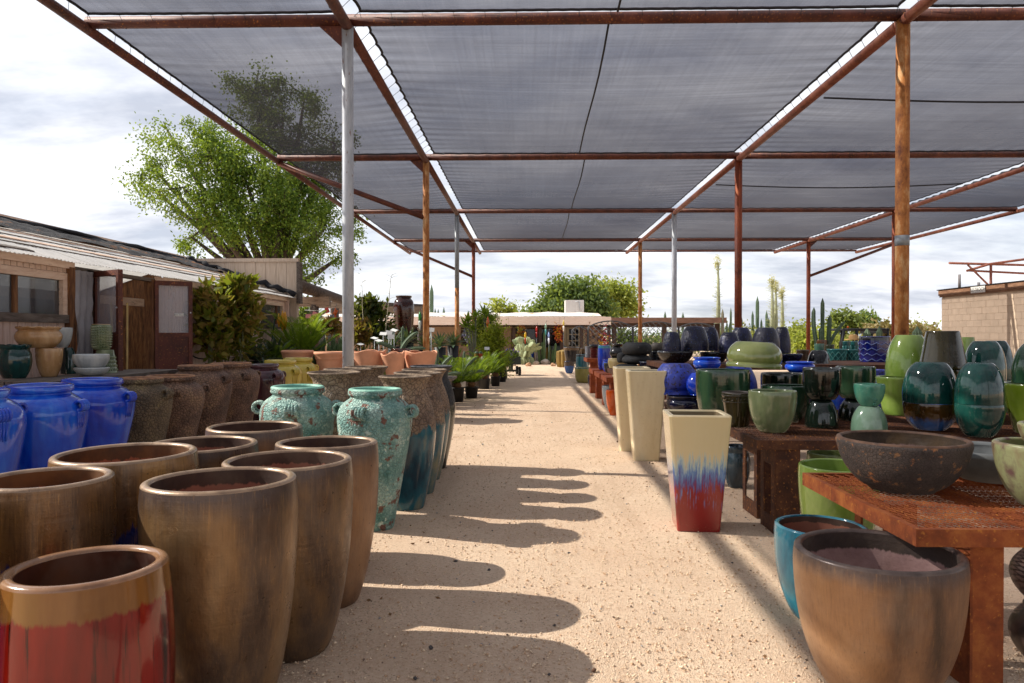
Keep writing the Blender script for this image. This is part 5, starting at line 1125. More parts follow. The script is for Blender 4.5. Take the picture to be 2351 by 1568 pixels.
tree('shade_tree', (p.x-1.6, d, 0), [pxblob(705, 640, 24, 22, d), pxblob(742, 632, 10, 12, d), pxblob(700, 610, 20, 12, d)], 30, 420, .12, .16, LEAF_T, BARK, 'sparse leafy branch hanging beside the shed corner', .06, .5)
LEAF_M = leafy('mesquite_leaf', ('#34482a', '#536a3a', '#758a50'), .4)
d = 56; p = W(1310, 700, d)
tree('mesquite_tree', (p.x, d, 0), [pxblob(*b, d) for b in ((1310, 700, 70, 32), (1265, 708, 42, 24), (1235, 712, 30, 16), (1360, 692, 40, 30), (1300, 664, 45, 22), (1345, 660, 30, 18), (1390, 712, 25, 22))], 240, 8000, .36, .45, LEAF_M, BARK, 'round dark green mesquite tree behind the shop roof', .25, .3)
LEAF_P = leafy('palo_verde_leaf', ('#5f6a2a', '#8a9440', '#b0b45c'), .5)
d = 62; p = W(1425, 700, d)
tree('palo_verde', (p.x, d, 0), [pxblob(*b, d) for b in ((1425, 690, 32, 38), (1400, 668, 22, 22), (1380, 660, 25, 20), (1440, 705, 22, 20))], 120, 4200, .34, .5, LEAF_P, BARK, 'pale yellow green palo verde right of the mesquite tree', .15, .2)
d = 60
for k, (x, y, r, lb_) in enumerate(((1148, 706, 16, 'small sparse pale tree above the shop roof, left of centre'), (1175, 714, 9, 'tiny pale shrub showing over the shop roof'))):
    p = W(x, y, d); tree('palo_verde', (p.x, d, 0), [pxblob(x, y, r, r*.9, d), pxblob(x-6, y-8, r*.5, r*.6, d)], 30, 500, .3, .4, LEAF_P, BARK, lb_, .08, .1)
d = 48
for k, (bl, lb_) in enumerate(((((1935, 728, 20, 12), (1925, 742, 22, 14), (1958, 738, 20, 14)), 'small round-headed tree far right of the aisle, left of its pair'), (((1985, 735, 16, 12), (1990, 748, 14, 10)), 'smaller far tree just left of the large rusty post'))):
    p = W(bl[0][0], 745, d+k*3); tree('desert_tree', (p.x, d+k*3, 0), [pxblob(*b, d+k*3) for b in bl], 70, 1700, .3, .3, LEAF_M if k else leafy('far_olive_leaf', ('#4a5a2c', '#66763a', '#838c4c'), .4), BARK, lb_, .12, .2)
# palo verde thicket and scrub closing the view on the right and behind the shelter
for k, (x, y, rx, ry, d, lb_) in enumerate(((1862, 782, 34, 26, 36, 'yellow green palo verde thicket left of the far table cacti'), (1895, 785, 26, 22, 38, 'yellow green shrub behind the copper cactus pot'), (1835, 770, 18, 24, 40, 'pale shrub behind the dark domes'), (1715, 776, 40, 16, 44, 'pale green desert shrub among the saguaros'), (1760, 780, 40, 14, 43, 'low desert shrub at the foot of the tall cacti'), (1640, 768, 40, 20, 52, 'green shrub seen under the brown shelter roof'), (1500, 775, 70, 22, 54, 'wide green shrub seen through the lattice gates'), (1430, 775, 40, 20, 54, 'green shrub behind the lattice gate beside the shop'), (2125, 764, 30, 18, 42, 'pale feathery shrub left of the restroom block'), (2100, 770, 30, 14, 40, 'low olive shrub behind the lime pots'), (1570, 775, 40, 18, 56, 'green shrub seen behind the grey post'), (1950, 786, 60, 10, 46, 'low scrub behind the utility cart'), (1100, 775, 50, 16, 48, 'hedge beside the shop'))):
    p = W(x, y, d); tree('desert_shrub', (p.x, d, 0), [pxblob(x, y, rx, ry, d), pxblob(x-rx*.5, y+ry*.3, rx*.6, ry*.8, d), pxblob(x+rx*.5, y+ry*.4, rx*.6, ry*.7, d), pxblob(x, y+ry*.9, rx, ry*.9, d)], 110, 2200, .20, .3, LEAF_P if k in (0, 1, 2, 8) else LEAF_M if k in (5, 6, 7, 12) else leafy('dry_scrub_leaf', ('#6a6a34', '#8a8a48', '#a3a05c'), .4), BARK, lb_, .05, .1, cat='shrub')

# ---- shrubs by the shed
LEAF_C = leafy('croton_leaf', ('#3d4a16', '#66701e', '#8a6a3a', '#97983a'), .35)
STEM = plain('pale_green_stem', '#7a7f5a', .7)
def shrub(name, x, d, blobs, nl, ls, m, label, stems=3, ncl=60, spread=.14, ztop=None, asp=.42):
    p = W(x, 800, d); base = (p.x, d, 0); o = tag(empty(name, base), label, 'shrub'); bl = rel([pxblob(*b, d) for b in blobs], base)
    C, D, cc = crown(bl, ncl, nl, spread, .15, .45)
    D = D + np.array([0, 0, .5])
    add('foliage', leafmesh('foliage', C, D, rng.uniform(.6, 1.25, nl)*ls, rng.uniform(.8, 1.2, nl)*ls*asp, .12), m, o)
    q = MB()
    for k in range(stems):
        b = bl[k % len(bl)]; e = Vector(b[:3]); f = Vector((random.uniform(-.15, .15), random.uniform(-.1, .1), 0)); q.tube([f, f.lerp(e, .5)+Vector((.04, 0, .05)), e], [.022, .018, .01], 6)
    for c in cc[::3]:
        c = Vector(c); b = min(bl, key=lambda b: (Vector(b[:3])-c).length); q.tube([Vector(b[:3]), c], [.009, .005], 4)
    q.build('stem', STEM, o); return o
shrub('croton_shrub', 480, 12.2, ((480, 690, 32, 40), (475, 740, 34, 40), (485, 790, 34, 40)), 640, .20, LEAF_C, 'bronze green leafy shrub beside the open brown door', ncl=40, spread=.06)
shrub('croton_shrub', 545, 12.8, ((545, 680, 36, 38), (555, 720, 38, 40), (530, 655, 24, 16), (565, 660, 18, 16), (540, 780, 30, 44)), 900, .21, LEAF_C, 'taller yellow green leafy shrub against the shed siding', ncl=52, spread=.06)
shrub('croton_shrub', 512, 13.4, ((510, 760, 50, 60), (560, 790, 30, 40)), 700, .16, leafy('dark_croton_leaf', ('#1c240e', '#343c16', '#54482a'), .3), 'dark low shrub behind the two croton shrubs', ncl=60, spread=.12)
shrub('broadleaf_shrub', 850, 19.5, ((850, 725, 30, 36), (848, 700, 16, 20), (862, 760, 30, 30), (835, 760, 28, 26)), 2300, .19, leafy('dark_gloss_leaf', ('#16240f', '#2c3f16', '#4a5320', '#5d4a2a'), .25, .3), 'dark glossy broadleaf shrub right of the pale post', ncl=80, spread=.11)
shrub('broadleaf_shrub', 700, 22, ((702, 735, 18, 26), (696, 715, 12, 14), (705, 760, 16, 20)), 900, .16, LEAF_M, 'small green shrub under the timber pergola', ncl=40, spread=.12)
shrub('feathery_bush', 1133, 23.4, ((1135, 780, 24, 30), (1130, 815, 24, 28), (1142, 760, 16, 16), (1118, 800, 16, 26), (1140, 840, 18, 18)), 5200, .085, leafy('feathery_leaf', ('#4f5f16', '#7a8a24', '#a5ac3c'), .5), 'feathery yellow green bush on the left of the aisle', ncl=130, spread=.13, asp=.5)
shrub('feathery_bush', 1100, 27, ((1100, 745, 22, 22), (1118, 735, 20, 18), (1105, 775, 24, 26)), 2200, .13, leafy('mid_green_leaf', ('#2c4212', '#48601e', '#6d7f30'), .4), 'green climbing bush behind the plumeria', ncl=70, spread=.16)
shrub('flower_shrub', 1160, 26, ((1158, 835, 12, 18), (1150, 850, 10, 14)), 700, .07, leafy('dark_fern_leaf', ('#1c2c10', '#34481c', '#52602a'), .35), 'dark low shrub in front of the garden cart', ncl=30, spread=.1)
shrub('croton_shrub', 835, 16.8, ((830, 752, 14, 22), (822, 770, 18, 18)), 420, .15, leafy('red_croton_leaf', ('#4a3a1c', '#7a4a2c', '#8a7a34'), .35), 'reddish leafed plant just right of the pale post', ncl=22, spread=.08)
shrub('croton_shrub', 750, 18.5, ((745, 745, 26, 14), (770, 748, 22, 12)), 500, .15, leafy('red_croton_leaf', ('#4a3a1c', '#7a4a2c')), 'reddish leafed plants above the green euphorbias', ncl=26, spread=.08)

# ---- palms, agaves, cacti
def frond_mesh(arch, n=26):
    q = MB(); pts = [Vector((t*math.cos(arch*t*.6), 0, t*.55*math.sin(1.9*t**.9*(1.2-arch*.25))-arch*.12*t*t)) for t in [k/14 for k in range(15)]]
    def at(t): i = min(13, int(t*14)); f = t*14-i; return pts[i].lerp(pts[i+1], f)
    q.tube(pts[::2]+[pts[-1]], [.011*(1-k/9)+.003 for k in range(len(pts[::2])+1)], 4)
    for k in range(n):
        t = .14+.85*k/(n-1); p = at(t); tg = (at(min(1, t+.03))-at(t-.03)).normalized(); L = .27*math.sin(math.pi*min(1, .16+t*.84))**.7
        for s in (-1, 1):
            sd = Vector((0, s, 0)); dr = (sd*.72+tg*.62+Vector((0, 0, .30))).normalized(); e = p+dr*L+Vector((0, 0, -.05*L)); wv = tg*.0125
            q.quad(p-wv*.6, p+dr*L*.5-wv, e, p+dr*L*.5+wv)
    return q.mesh('frond')
FRO = [frond_mesh(a) for a in (.35, .75, 1.1)]
SAGO = leafy('sago_leaf', ('#2f4a0c', '#4f7414', '#7d9a22'), .4, .4); SAGD = leafy('sago_leaf_deep', ('#1f380c', '#375a14', '#5c7c20'), .35, .35)
NPOT = plain('black_nursery_pot', '#17171a', .5, .2, 6, .05)
def sago(pos, n, L, m, label, pot_r=.16, pot_h=.3, group=None):
    o = tag(empty('sago_palm', pos), label, 'palm', group)
    MB().lathe([(pot_r*.8, 0), (pot_r*.98, pot_h*.93), (pot_r*1.06, pot_h*.95), (pot_r*1.06, pot_h), (pot_r*.96, pot_h), (pot_r*.9, pot_h*.85)], n=22).build('nursery_pot', NPOT, o)
    MB().lathe([(.06, 0), (.10, .08), (.09, .14), (.03, .18)], (0, 0, pot_h*.85), 12).build('trunk', plain('sago_trunk', '#6a4a2a', .9, .3, 20, .5), o)
    for k in range(n):
        a = k*2.399+random.uniform(-.2, .2); u = k/n; pit = rad(62-72*u+random.uniform(-6, 6)); s = L*random.uniform(.85, 1.1)
        f = add('frond', FRO[0 if u < .3 else 1 if u < .7 else 2], None, o, Matrix.Translation((0, 0, pot_h*.9+.14)) @ Matrix.Rotation(a, 4, 'Z') @ Matrix.Rotation(-pit*.55, 4, 'Y') @ Matrix.Scale(s, 4))
        if not f.material_slots or f.data.materials[0] is None: pass
    return o
for f in FRO: f.materials.append(SAGO)
a = G(1049, 922); sago((a.x, a.y+.1, GZ), 30, .78, SAGO, 'nearest potted sago palm on the left aisle edge', .17, .34, 'sago palms along the aisle')
a = G(1081, 914); sago((a.x, a.y+.2, GZ), 28, .72, SAGD, 'second potted sago palm along the aisle, over a black pot', .17, .28, 'sago palms along the aisle')
a = G(1048, 880); sago((a.x-.2, a.y, GZ), 28, .8, SAGO, 'sago palm behind the nearest one, farther from the aisle', .17, .3, 'sago palms along the aisle')
a = G(1112, 892); sago((a.x, a.y, GZ), 28, .78, SAGD, 'sago palm in the middle of the aisle row', .17, .3, 'sago palms along the aisle')
a = G(1137, 887); sago((a.x, a.y+.2, GZ), 24, .62, SAGD, 'small sago palm in a black pot near the feathery bush', .15, .3, 'sago palms along the aisle')
a = G(1152, 877); sago((a.x, a.y+.2, GZ), 22, .6, SAGD, 'farthest sago palm in a tall black pot before the cart', .16, .38, 'sago palms along the aisle')
a = W(690, 815, 15.6); sago((a.x, a.y, .565), 34, 1.0, SAGO, 'large bright sago palm behind the leftmost terracotta pot', .2, .5)
a = W(632, 828, 14.6); sago((a.x, a.y, GZ), 24, .6, SAGO, 'small sago palm left of the terracotta pots', .18, .86)
def blade(wd, curve, thick=.25):
    q = MB(); n = 7
    for k in range(n+1):
        t = k/n; w2 = wd*(.55+.9*t*(1-t)*2)*(1-t**3)*.5+.001; z = curve*t*t; x = t
        q.v += [Vector((x, -w2, z+w2*thick)), Vector((x, 0, z-w2*thick*.4)), Vector((x, w2, z+w2*thick))]
    for k in range(n):
        b = 3*k; q.f += [[b, b+1, b+4, b+3], [b+1, b+2, b+5, b+4]]; q.sm += [True, True]
    return q.mesh('leaf')
BLD = {'agave': blade(.17, -.16), 'aloe': blade(.13, .15), 'thin': blade(.05, -.2), 'broad': blade(.26, -.05)}
BLM = {'agave': leafy('agave_leaf', ('#2c3f34', '#435a48', '#5f7260'), .1, .45), 'aloe': leafy('aloe_leaf', ('#33452a', '#4c6238', '#6a7c48'), .15, .4), 'thin': leafy('grass_leaf', ('#5a6a3a', '#8a8f5c', '#a8a678'), .25), 'broad': leafy('dark_agave_leaf', ('#1a2a22', '#2c4236', '#44584a'), .08, .4)}
for k in BLD: BLD[k].materials.append(BLM[k])
def rosette(name, pos, kind, n, L, label, cat='agave', group=None, up=78, low=5, potted=None):
    o = tag(empty(name, pos), label, cat, group); z = 0
    if potted: MB().lathe([(potted*.75, 0), (potted, potted*1.5), (potted*1.07, potted*1.55), (potted*1.07, potted*1.7), (potted*.95, potted*1.7), (potted*.9, potted*1.5)], n=16).build('nursery_pot', NPOT if random.random() < .7 else TERRA, o); z = potted*1.5
    for k in range(n):
        u = k/max(1, n-1); pit = rad(up-(up-low)*u+random.uniform(-7, 7)); s = L*(.65+.4*u)*random.uniform(.85, 1.1)
        add('leaf', BLD[kind], None, o, Matrix.Translation((0, 0, z)) @ Matrix.Rotation(k*2.399+random.uniform(-.2, .2), 4, 'Z') @ Matrix.Rotation(-pit, 4, 'Y') @ Matrix.Scale(s, 4))
    return o
nb = tag(empty('plant_bench', (-3.4, 17.4, 0)), 'low slatted nursery bench under the succulents', 'bench')
for k in range(12): MB().box(-2.0, 1.7, -1.9+k*.32, -1.9+k*.32+.26, .52, .56).build('slat', GREYW, nb)
for xx in (-1.9, -.2, 1.5):
    for yy in (-1.8, 0, 1.7): MB().box(xx, xx+.1, yy, yy+.1, 0, .52).build('leg', GREYW, nb)
for (x, y, d, kd, n, L, lb_) in ((585, 815, 14.0, 'broad', 22, .62, 'dark green agave beside the croton shrubs'), (632, 812, 14.6, 'broad', 26, .66, 'dark spiky agave left of the large sago palm'), (612, 838, 13.6, 'agave', 16, .5, 'low grey agave behind the crater jars'),
        (935, 778, 19, 'agave', 26, .75, 'blue green aloe at the foot of the tall brown jar'), (905, 785, 18.4, 'agave', 22, .6, 'grey green aloe left of the tall brown jar'), (1010, 788, 20.5, 'agave', 26, .7, 'grey agave between the two rusty posts'), (975, 790, 19.6, 'aloe', 22, .55, 'green aloe just left of the rusty post'), (1040, 785, 22, 'agave', 24, .7, 'bluish agave at the foot of the grey and rust post')):
    a = W(x, y, d); rosette('agave_plant', (a.x, a.y, max(.3, a.z-.1)), kd, n, L, lb_, potted=None)
    if a.z > .62: zb = .565 if 15.55 < d < 19.2 else 0; tag(MB().lathe([(.13, 0), (.17, max(.3, a.z-.1)-zb-.01)], (a.x, a.y, zb), 16).build('nursery_pot', NPOT), 'black pot under the '+lb_, 'pot')
# crowd of small succulents
for k in range(26):
    x = random.uniform(835, 1075); d = random.uniform(15.7, 19.1); a = W(x, 800, d); kd = random.choice(('aloe', 'thin', 'agave', 'aloe'))
    if -2.0-3.4 < a.x < -1.6: rosette('small_succulent', (a.x, a.y, .565), kd, random.randint(12, 20), random.uniform(.28, .5), 'small spiky succulent in a nursery pot behind the terracotta pots', 'succulent', 'small succulents on the nursery bench', potted=.10)
for k in range(9):
    a = G(random.uniform(1035, 1090), random.uniform(850, 872)); rosette('small_succulent', (a.x-.25, a.y, GZ), 'thin', 22, random.uniform(.5, .75), 'wispy grass-like succulent behind the aisle sago palms', 'succulent', 'wispy plants behind the sago palms', potted=.13)
# euphorbia clumps
def ribbed(h, r, ribs=9, bend=0):
    q = MB(); n = ribs*2; rows = 10
    for i in range(rows+1):
        t = i/rows; rr = r*(1 if t < .85 else math.sqrt(max(0, 1-((t-.85)/.15)**2))*.98+.02)*(.86+.14*min(1, t*4))
        for k in range(n): a = 2*math.pi*k/n; s = rr*(1 if k % 2 == 0 else .78); q.v.append(Vector((s*math.cos(a)+bend*t*t, s*math.sin(a), h*t)))
    for i in range(rows):
        for k in range(n): k2 = (k+1) % n; q.f.append([i*n+k, i*n+k2, (i+1)*n+k2, (i+1)*n+k]); q.sm.append(False)
    q.f.append([rows*n+k for k in range(n)]); q.sm.append(False); return q.mesh('stem')
CAC = plain('cactus_green', '#4c6238', .7, .25, 6, .2); CAG = plain('cactus_grey_green', '#566a50', .7, .25, 6, .2); CAY = plain('cactus_yellow_green', '#77803c', .7, .25, 6, .2)
RIB = {k: ribbed(1, *v) for k, v in {'fat': (.16, 11), 'mid': (.09, 9), 'thin': (.05, 6), 'lean': (.06, 7, .25)}.items()}
def cactus(name, pos, stems, m, label, cat='cactus', group=None):
    "stems: (kind, dx, dy, z, height, girth, tilt, az)"
    o = tag(empty(name, pos), label, cat, group)
    for kd, dx, dy, z, h, g, tl, az in stems:
        me = RIB[kd]
        s = add('stem', me, None, o, Matrix.Translation((dx, dy, z)) @ Matrix.Rotation(az, 4, 'Z') @ Matrix.Rotation(tl, 4, 'Y') @ Matrix.Diagonal((g, g, h, 1)))
        if len(me.materials) == 0: me.materials.append(m)
        s.material_slots[0].link = 'OBJECT'; s.material_slots[0].material = m
    return o
for (x, y, d, n, lb_) in ((745, 800, 16.6, 34, 'clump of upright green euphorbias left of the pale post'), (790, 800, 17.2, 26, 'clump of green euphorbias hidden partly by the pale post'), (858, 805, 16.2, 18, 'clump of lime yellow succulents right of the pale post'), (890, 806, 16, 16, 'bright yellow green succulents behind the small terracotta pot')):
    a = W(x, y, d); cactus('euphorbia_clump', (a.x, a.y, .56), [('thin', random.uniform(-.45, .45), random.uniform(-.3, .3), 0, random.uniform(.5, 1.05)*(1 if x < 800 else .62), random.uniform(.7, 1.1), random.uniform(-.28, .28), random.random()*6) for _ in range(n)], CAC if x < 800 else CAY, lb_, 'succulent')
for (x, y, d, h, lb_) in ((962, 812, 15.7, .55, 'thin leaning cactus before the left rusty post'), (1000, 815, 15.7, .6, 'arching pale cactus right of the left rusty post'), (920, 795, 14.6, .5, 'pair of slim upright cacti in the brown glazed pot'), (1062, 812, 17.0, .55, 'arching slender cactus above the sago palms')):
    a = W(x, y, d); z = .60 if x != 920 else 1.2; cactus('slender_cactus', (a.x, a.y, z), [('lean', 0, 0, 0, h, .9, .25, 0), ('lean', .06, .05, 0, h*.8, .8, .9, .3), ('lean', -.05, 0, 0, h*.9, .8, .7, 3.4), ('thin', .02, .03, 0, h*1.1, .6, .05, 1)], CAG, lb_)
# tall columns beyond
def cols(x, yt, d, w_px, lb_, m=CAG, arms=(), group='saguaros beyond the yard'):
    t = W(x, yt, d); g = w_px/2*d/F/.16; st = [('fat', 0, 0, 0, t.z, g, 0, 0)]
    for (dx, y2) in arms: q_ = W(x+dx, y2, d); st.append(('fat', q_.x-t.x, 0, 0, q_.z, g*.85, 0, .4))
    cactus('saguaro', (t.x, d, 0), st, m, lb_, 'cactus', group)
cols(991, 652, 45, 9, 'tall saguaro rising behind the left rusty post'); cols(999, 707, 46, 6, 'pair of short saguaro tips left of the shop roof', arms=((7, 708),)); cols(1019, 704, 46, 6, 'single short saguaro tip above the shop roof')
cols(1739, 679, 45, 8, 'tallest saguaro in the group right of the dark rusty post'); cols(1728, 713, 44, 6, 'short saguaro left of the tallest one', arms=((12, 727), (20, 731))); cols(1760, 712, 46, 6, 'short saguaro right of the tallest one', arms=((5, 728),))
cols(1703, 727, 44, 5, 'small saguaro just right of the dark rusty post'); cols(1659, 708, 40, 7, 'grey saguaro at the end of the brown shelter', m=plain('grey_cactus', '#74705e', .8)); cols(1678, 705, 40, 5, 'slim dark saguaro left of the dark rusty post', arms=((-9, 735), (-3, 740)))
for (x, yt) in ((1527, 714), (1545, 718), (1568, 716)): cols(x, yt, 50, 6, {1527: 'saguaro tip over the shelter roof left of the grey post', 1545: 'saguaro tip over the shelter roof beside the grey post', 1568: 'saguaro tip over the shelter roof right of the grey post'}[x])
def boojum(x, yt, yb, d, lb_):
    t = W(x, yt, d); o = tag(empty('boojum_tree', (t.x, d, 0)), lb_, 'boojum tree', 'boojum trees'); H = t.z
    MB().tube([(0, 0, 0), (.05, 0, H*.5), (.02, 0, H*.93)], [.16, .12, .05], 9).build('trunk', plain('boojum_bark', '#8f9070', .8, .2, 8, .3), o)
    q = MB()
    for k in range(170): z = H*random.uniform(.3, .94); a = random.random()*6.3; L = random.uniform(.12, .4); q.tube([(0, 0, z), (L*math.cos(a), L*math.sin(a), z+L*.35)], .008, 3)
    q.build('twigs', plain('boojum_twig', '#9a9a5c', .8), o)
    C, D, _ = crown([(0, 0, H*.93, .14, .14, H*.075)], 24, 300, .07, 0); add('flower_tuft', leafmesh('tuft', C, D, .15, .03), leafy('boojum_flower', ('#a8a468', '#c4be88', '#d6d0a4'), .3), o)
boojum(1648, 586, 726, 44, 'tallest boojum tree with a yellow tuft, left of the dark rusty post'); boojum(1772, 632, 750, 44, 'boojum tree with yellow tuft, left of the close pair'); boojum(1780, 646, 750, 45, 'boojum tree with yellow tuft, right of the close pair'); boojum(1795, 659, 750, 46, 'slim boojum tree right of the close pair')
a = W(1886, 780, 15.1)
cactus('column_cactus', (a.x, a.y, 1.22), [('mid', .02, 0, 0, 1.1, .45, 0, 0), ('mid', .14, .03, 0, .75, .5, .06, 0), ('lean', -.05, .0, 0, .9, .75, -.32, 0), ('lean', .1, 0, 0, .72, .6, .34, 0), ('mid', -.01, -.03, 0, .5, .5, -.03, 0)], CAG, 'tall columnar cacti growing in the copper brown pot')
for (x, yt, w_, lb_) in ((1991, 752, 18, 'ribbed barrel cactus behind the honeycomb pot'), (2019, 747, 14, 'ribbed column cactus left of the large rusty post'), (2106, 748, 22, 'ribbed barrel cactus left of the restroom block')):
    t = W(x, yt, 20); cactus('barrel_cactus', (t.x, 20, 0), [('fat', 0, 0, 0, t.z, w_/2*20/F/.16, 0, 0)], CAG, lb_)
# straw coloured cholla
STRW = leafy('dry_cholla', ('#8a7a4a', '#b3a06a', '#cdbb88'), .2)
for k, (x, y, rx, ry, lb_) in enumerate(((2030, 758, 26, 14, 'straw coloured cholla left of the large rusty post'), (2100, 762, 38, 12, 'straw coloured cholla right of the large rusty post'))):
    p = W(x, y, 30); tree('cholla', (p.x, 30, 0), [pxblob(x, y, rx, ry, 30), pxblob(x-rx*.6, y+8, rx*.6, ry, 30), pxblob(x+rx*.5, y+8, rx*.6, ry, 30), pxblob(x, y+20, rx, ry, 30)], 90, 2600, .22, .2, STRW, BARK, lb_, .05, .4, cat='cactus')
p = W(1858, 752, 60); o = tag(empty('fan_palm', (p.x, 60, 0)), 'small far fan palm above the yellow green thicket', 'palm'); MB().tube([(0, 0, 0), (0, 0, p.z)], .18, 8).build('trunk', BARK, o)
for k in range(16): add('leaf', BLD['broad'], None, o, Matrix.Translation((0, 0, p.z)) @ Matrix.Rotation(k*2.4, 4, 'Z') @ Matrix.Rotation(-rad(60-7*k), 4, 'Y') @ Matrix.Scale(1.0, 4))

# ---- plumeria
PLU = leafy('plumeria_leaf', ('#34500f', '#56781c', '#86963a'), .4, .35); bp = blade(.26, -.1); bp.materials.append(PLU)
def plumeria(x, yb, d, stems, lb_):
    a = W(x, yb, d); o = tag(empty('plumeria', (a.x, a.y, 0)), lb_, 'plant')
    q = MB()
    for (xx, yy) in stems:
        e = W(xx, yy, d)-Vector((a.x, a.y, 0)); q.tube([(e.x*.25, 0, 0), (e.x*.55, 0, e.z*.6), e], [.04, .035, .028], 7)
        for k in range(11): add('leaf', bp, None, o, Matrix.Translation(e) @ Matrix.Rotation(k*2.4, 4, 'Z') @ Matrix.Rotation(-rad(70-6.5*k), 4, 'Y') @ Matrix.Scale(random.uniform(.35, .55), 4))
    q.build('stem', plain('plumeria_stem', '#6f7260', .8), o)
plumeria(1090, 800, 25, ((1075, 740), (1092, 728), (1068, 752), (1085, 760)), 'plumeria with long leaves before the far left post'); plumeria(1118, 800, 25.5, ((1112, 722), (1128, 740), (1120, 735)), 'plumeria with long leaves right of the far left post')

# ---- opuntia bed at the end of the aisle
def pad_mesh():
    q = MB(); n = 12; 
    for i in range(7):
        t = i/6; z = t; r = .34*math.sin(math.pi*min(1, .06+t*.9))**.6
        for k in range(n): a = 2*math.pi*k/n; q.v.append(Vector((r*math.cos(a), .16*r*math.sin(a)*1.3, z)))
    for i in range(6):
        for k in range(n): k2 = (k+1) % n; q.f.append([i*n+k, i*n+k2, (i+1)*n+k2, (i+1)*n+k]); q.sm.append(True)
    q.f.append([6*n+k for k in range(n)]); q.sm.append(True); return q.mesh('pad')
PAD = pad_mesh(); PAD.materials.append(plain('prickly_pear_pad', '#8f9a72', .7, .2, 4, .15))
d = 39.0; p = W(1203, 826, d); o = tag(empty('prickly_pear', (p.x, p.y, 0)), 'large pale prickly pear behind the stone border', 'cactus')
pads = [(Matrix.Translation((random.uniform(-.5, .5), random.uniform(-.3, .3), 0)) @ Matrix.Rotation(random.random()*6, 4, 'Z') @ Matrix.Rotation(random.uniform(-.5, .5), 4, 'Y'), 0) for _ in range(9)]
k = 0
while k < len(pads) and len(pads) < 120:
    M0, lv = pads[k]; k += 1
    if lv < 5:
        for _ in range(random.choice((1, 2, 2, 3))): pads.append((M0 @ Matrix.Translation((random.uniform(-.08, .08), 0, .36)) @ Matrix.Rotation(random.uniform(-.9, .9), 4, 'Z') @ Matrix.Rotation(random.uniform(-.75, .75), 4, 'Y'), lv+1))
for M0, lv in pads: add('pad', PAD, None, o, M0 @ Matrix.Scale(.42, 4))
def rock_mesh(seed):
    bm = bmesh.new(); bmesh.ops.create_icosphere(bm, subdivisions=2, radius=1); r = random.Random(seed); a = [r.uniform(1, 3) for _ in range(6)]
    for v in bm.verts: c = v.co; v.co = c*(1+.18*math.sin(a[0]*c.x*2+a[1])+.14*math.sin(a[2]*c.y*2.4+a[3])+.1*math.sin(a[4]*c.z*3)); v.co.z *= .6
    me = bpy.data.meshes.new('rock'); bm.to_mesh(me); bm.free(); return me
STO = [plain('river_stone_tan', '#a3907c', .9, .2, 3, .4), plain('river_stone_pale', '#b9aea0', .9, .15, 3, .4), plain('river_stone_rust', '#a07a5a', .9, .2, 3, .4)]
RKM = [rock_mesh(s) for s in range(6)]
for i, me in enumerate(RKM): me.materials.append(STO[i % 3])
rk = ((1168, 832, 10, 'tan'), (1196, 828, 13, 'rust tan'), (1214, 834, 13, 'tan'), (1231, 831, 14, 'grey tan'), (1252, 830, 20, 'large pale'), (1270, 834, 12, 'tan'), (1281, 830, 11, 'rust'), (1289, 828, 9, 'small tan'), (1241, 822, 12, 'tall tan'), (1180, 834, 9, 'low'), (1263, 824, 9, 'rear pale'), (1295, 832, 8, 'small grey'))
nb_ = ('at the left end of the stone border by the cart', 'second from the left in the stone border', 'third from the left in the stone border', 'below the white urn in the stone border', 'in the middle of the stone border', 'just right of the largest stone in the border', 'near the right end of the border', 'at the right end of the border, near the golden cactus', 'behind the border below the urn', 'between the first two border stones', 'behind the largest border stone', 'beside the far blue planter')
for i, (x, y, r, c) in enumerate(rk):
    a = G(x, y+6); s = r*.62*a.y/F; q_ = tag(add('border_stone', RKM[i % 6]), c+' stone '+nb_[i], 'stone', 'stones bordering the cactus bed'); q_.location = (a.x, a.y, s*.3); q_.scale = (s, s*.8, s*.95); q_.rotation_euler = (0, 0, i*1.1)
for (x, y, kd, n, L, lb_) in ((1222, 822, 'aloe', 30, .75, 'round green agave in the cactus bed'), (1287, 812, 'thin', 24, 1.0, 'dry grassy yucca right of the column cactus'), (1268, 820, 'thin', 14, .5, 'small wispy plant in the cactus bed')):
    a = G(x, y+8); rosette('agave_plant', (a.x, a.y+.6, .05), kd, n, L, lb_)
a = W(1250, 815, 39.6); cactus('column_cactus', (a.x, a.y, 0), [('mid', dx, dy, 0, h, .75, tl, 0) for dx, dy, h, tl in ((0, 0, 1.75, 0), (.22, .05, 1.05, .05), (-.25, 0, .95, -.08), (.38, .1, .8, .12), (-.1, .2, 1.2, -.03), (.5, 0, 1.15, .1))], CAC, 'green column cactus behind the largest border stone')
a = W(1297, 826, 36); cactus('barrel_cactus', (a.x-.1, a.y, 0), [('fat', 0, 0, 0, .85, 2.1, 0, 0)], plain('golden_barrel', '#8a7038', .8, .2, 8, .3), 'golden barrel cactus left of the far blue planter')
pot('white_urn', 'talljar', 1226, 1242, 795, 40.5, .1, plain('white_urn_clay', '#b3aba2', .8), 'pale tall urn standing in the cactus bed', 'urn')
pot('glazed_pot', 'cyl', 1244, 1262, 798, 42, GZ, glaze('mustard_far', ('#8a6a14', '#a5821e'), .3), 'mustard pot by the shop window')
pot('glazed_pot', 'cyl', 1264, 1300, 794, 41.6, GZ, glaze('far_green_grey', ('#3a4a44', '#56645c'), .3), 'wide grey green pot by the shop door')
pot('glazed_pot', 'cyl', 1208, 1226, 800, 42, GZ, COB, 'cobalt pot beside the pale urn')

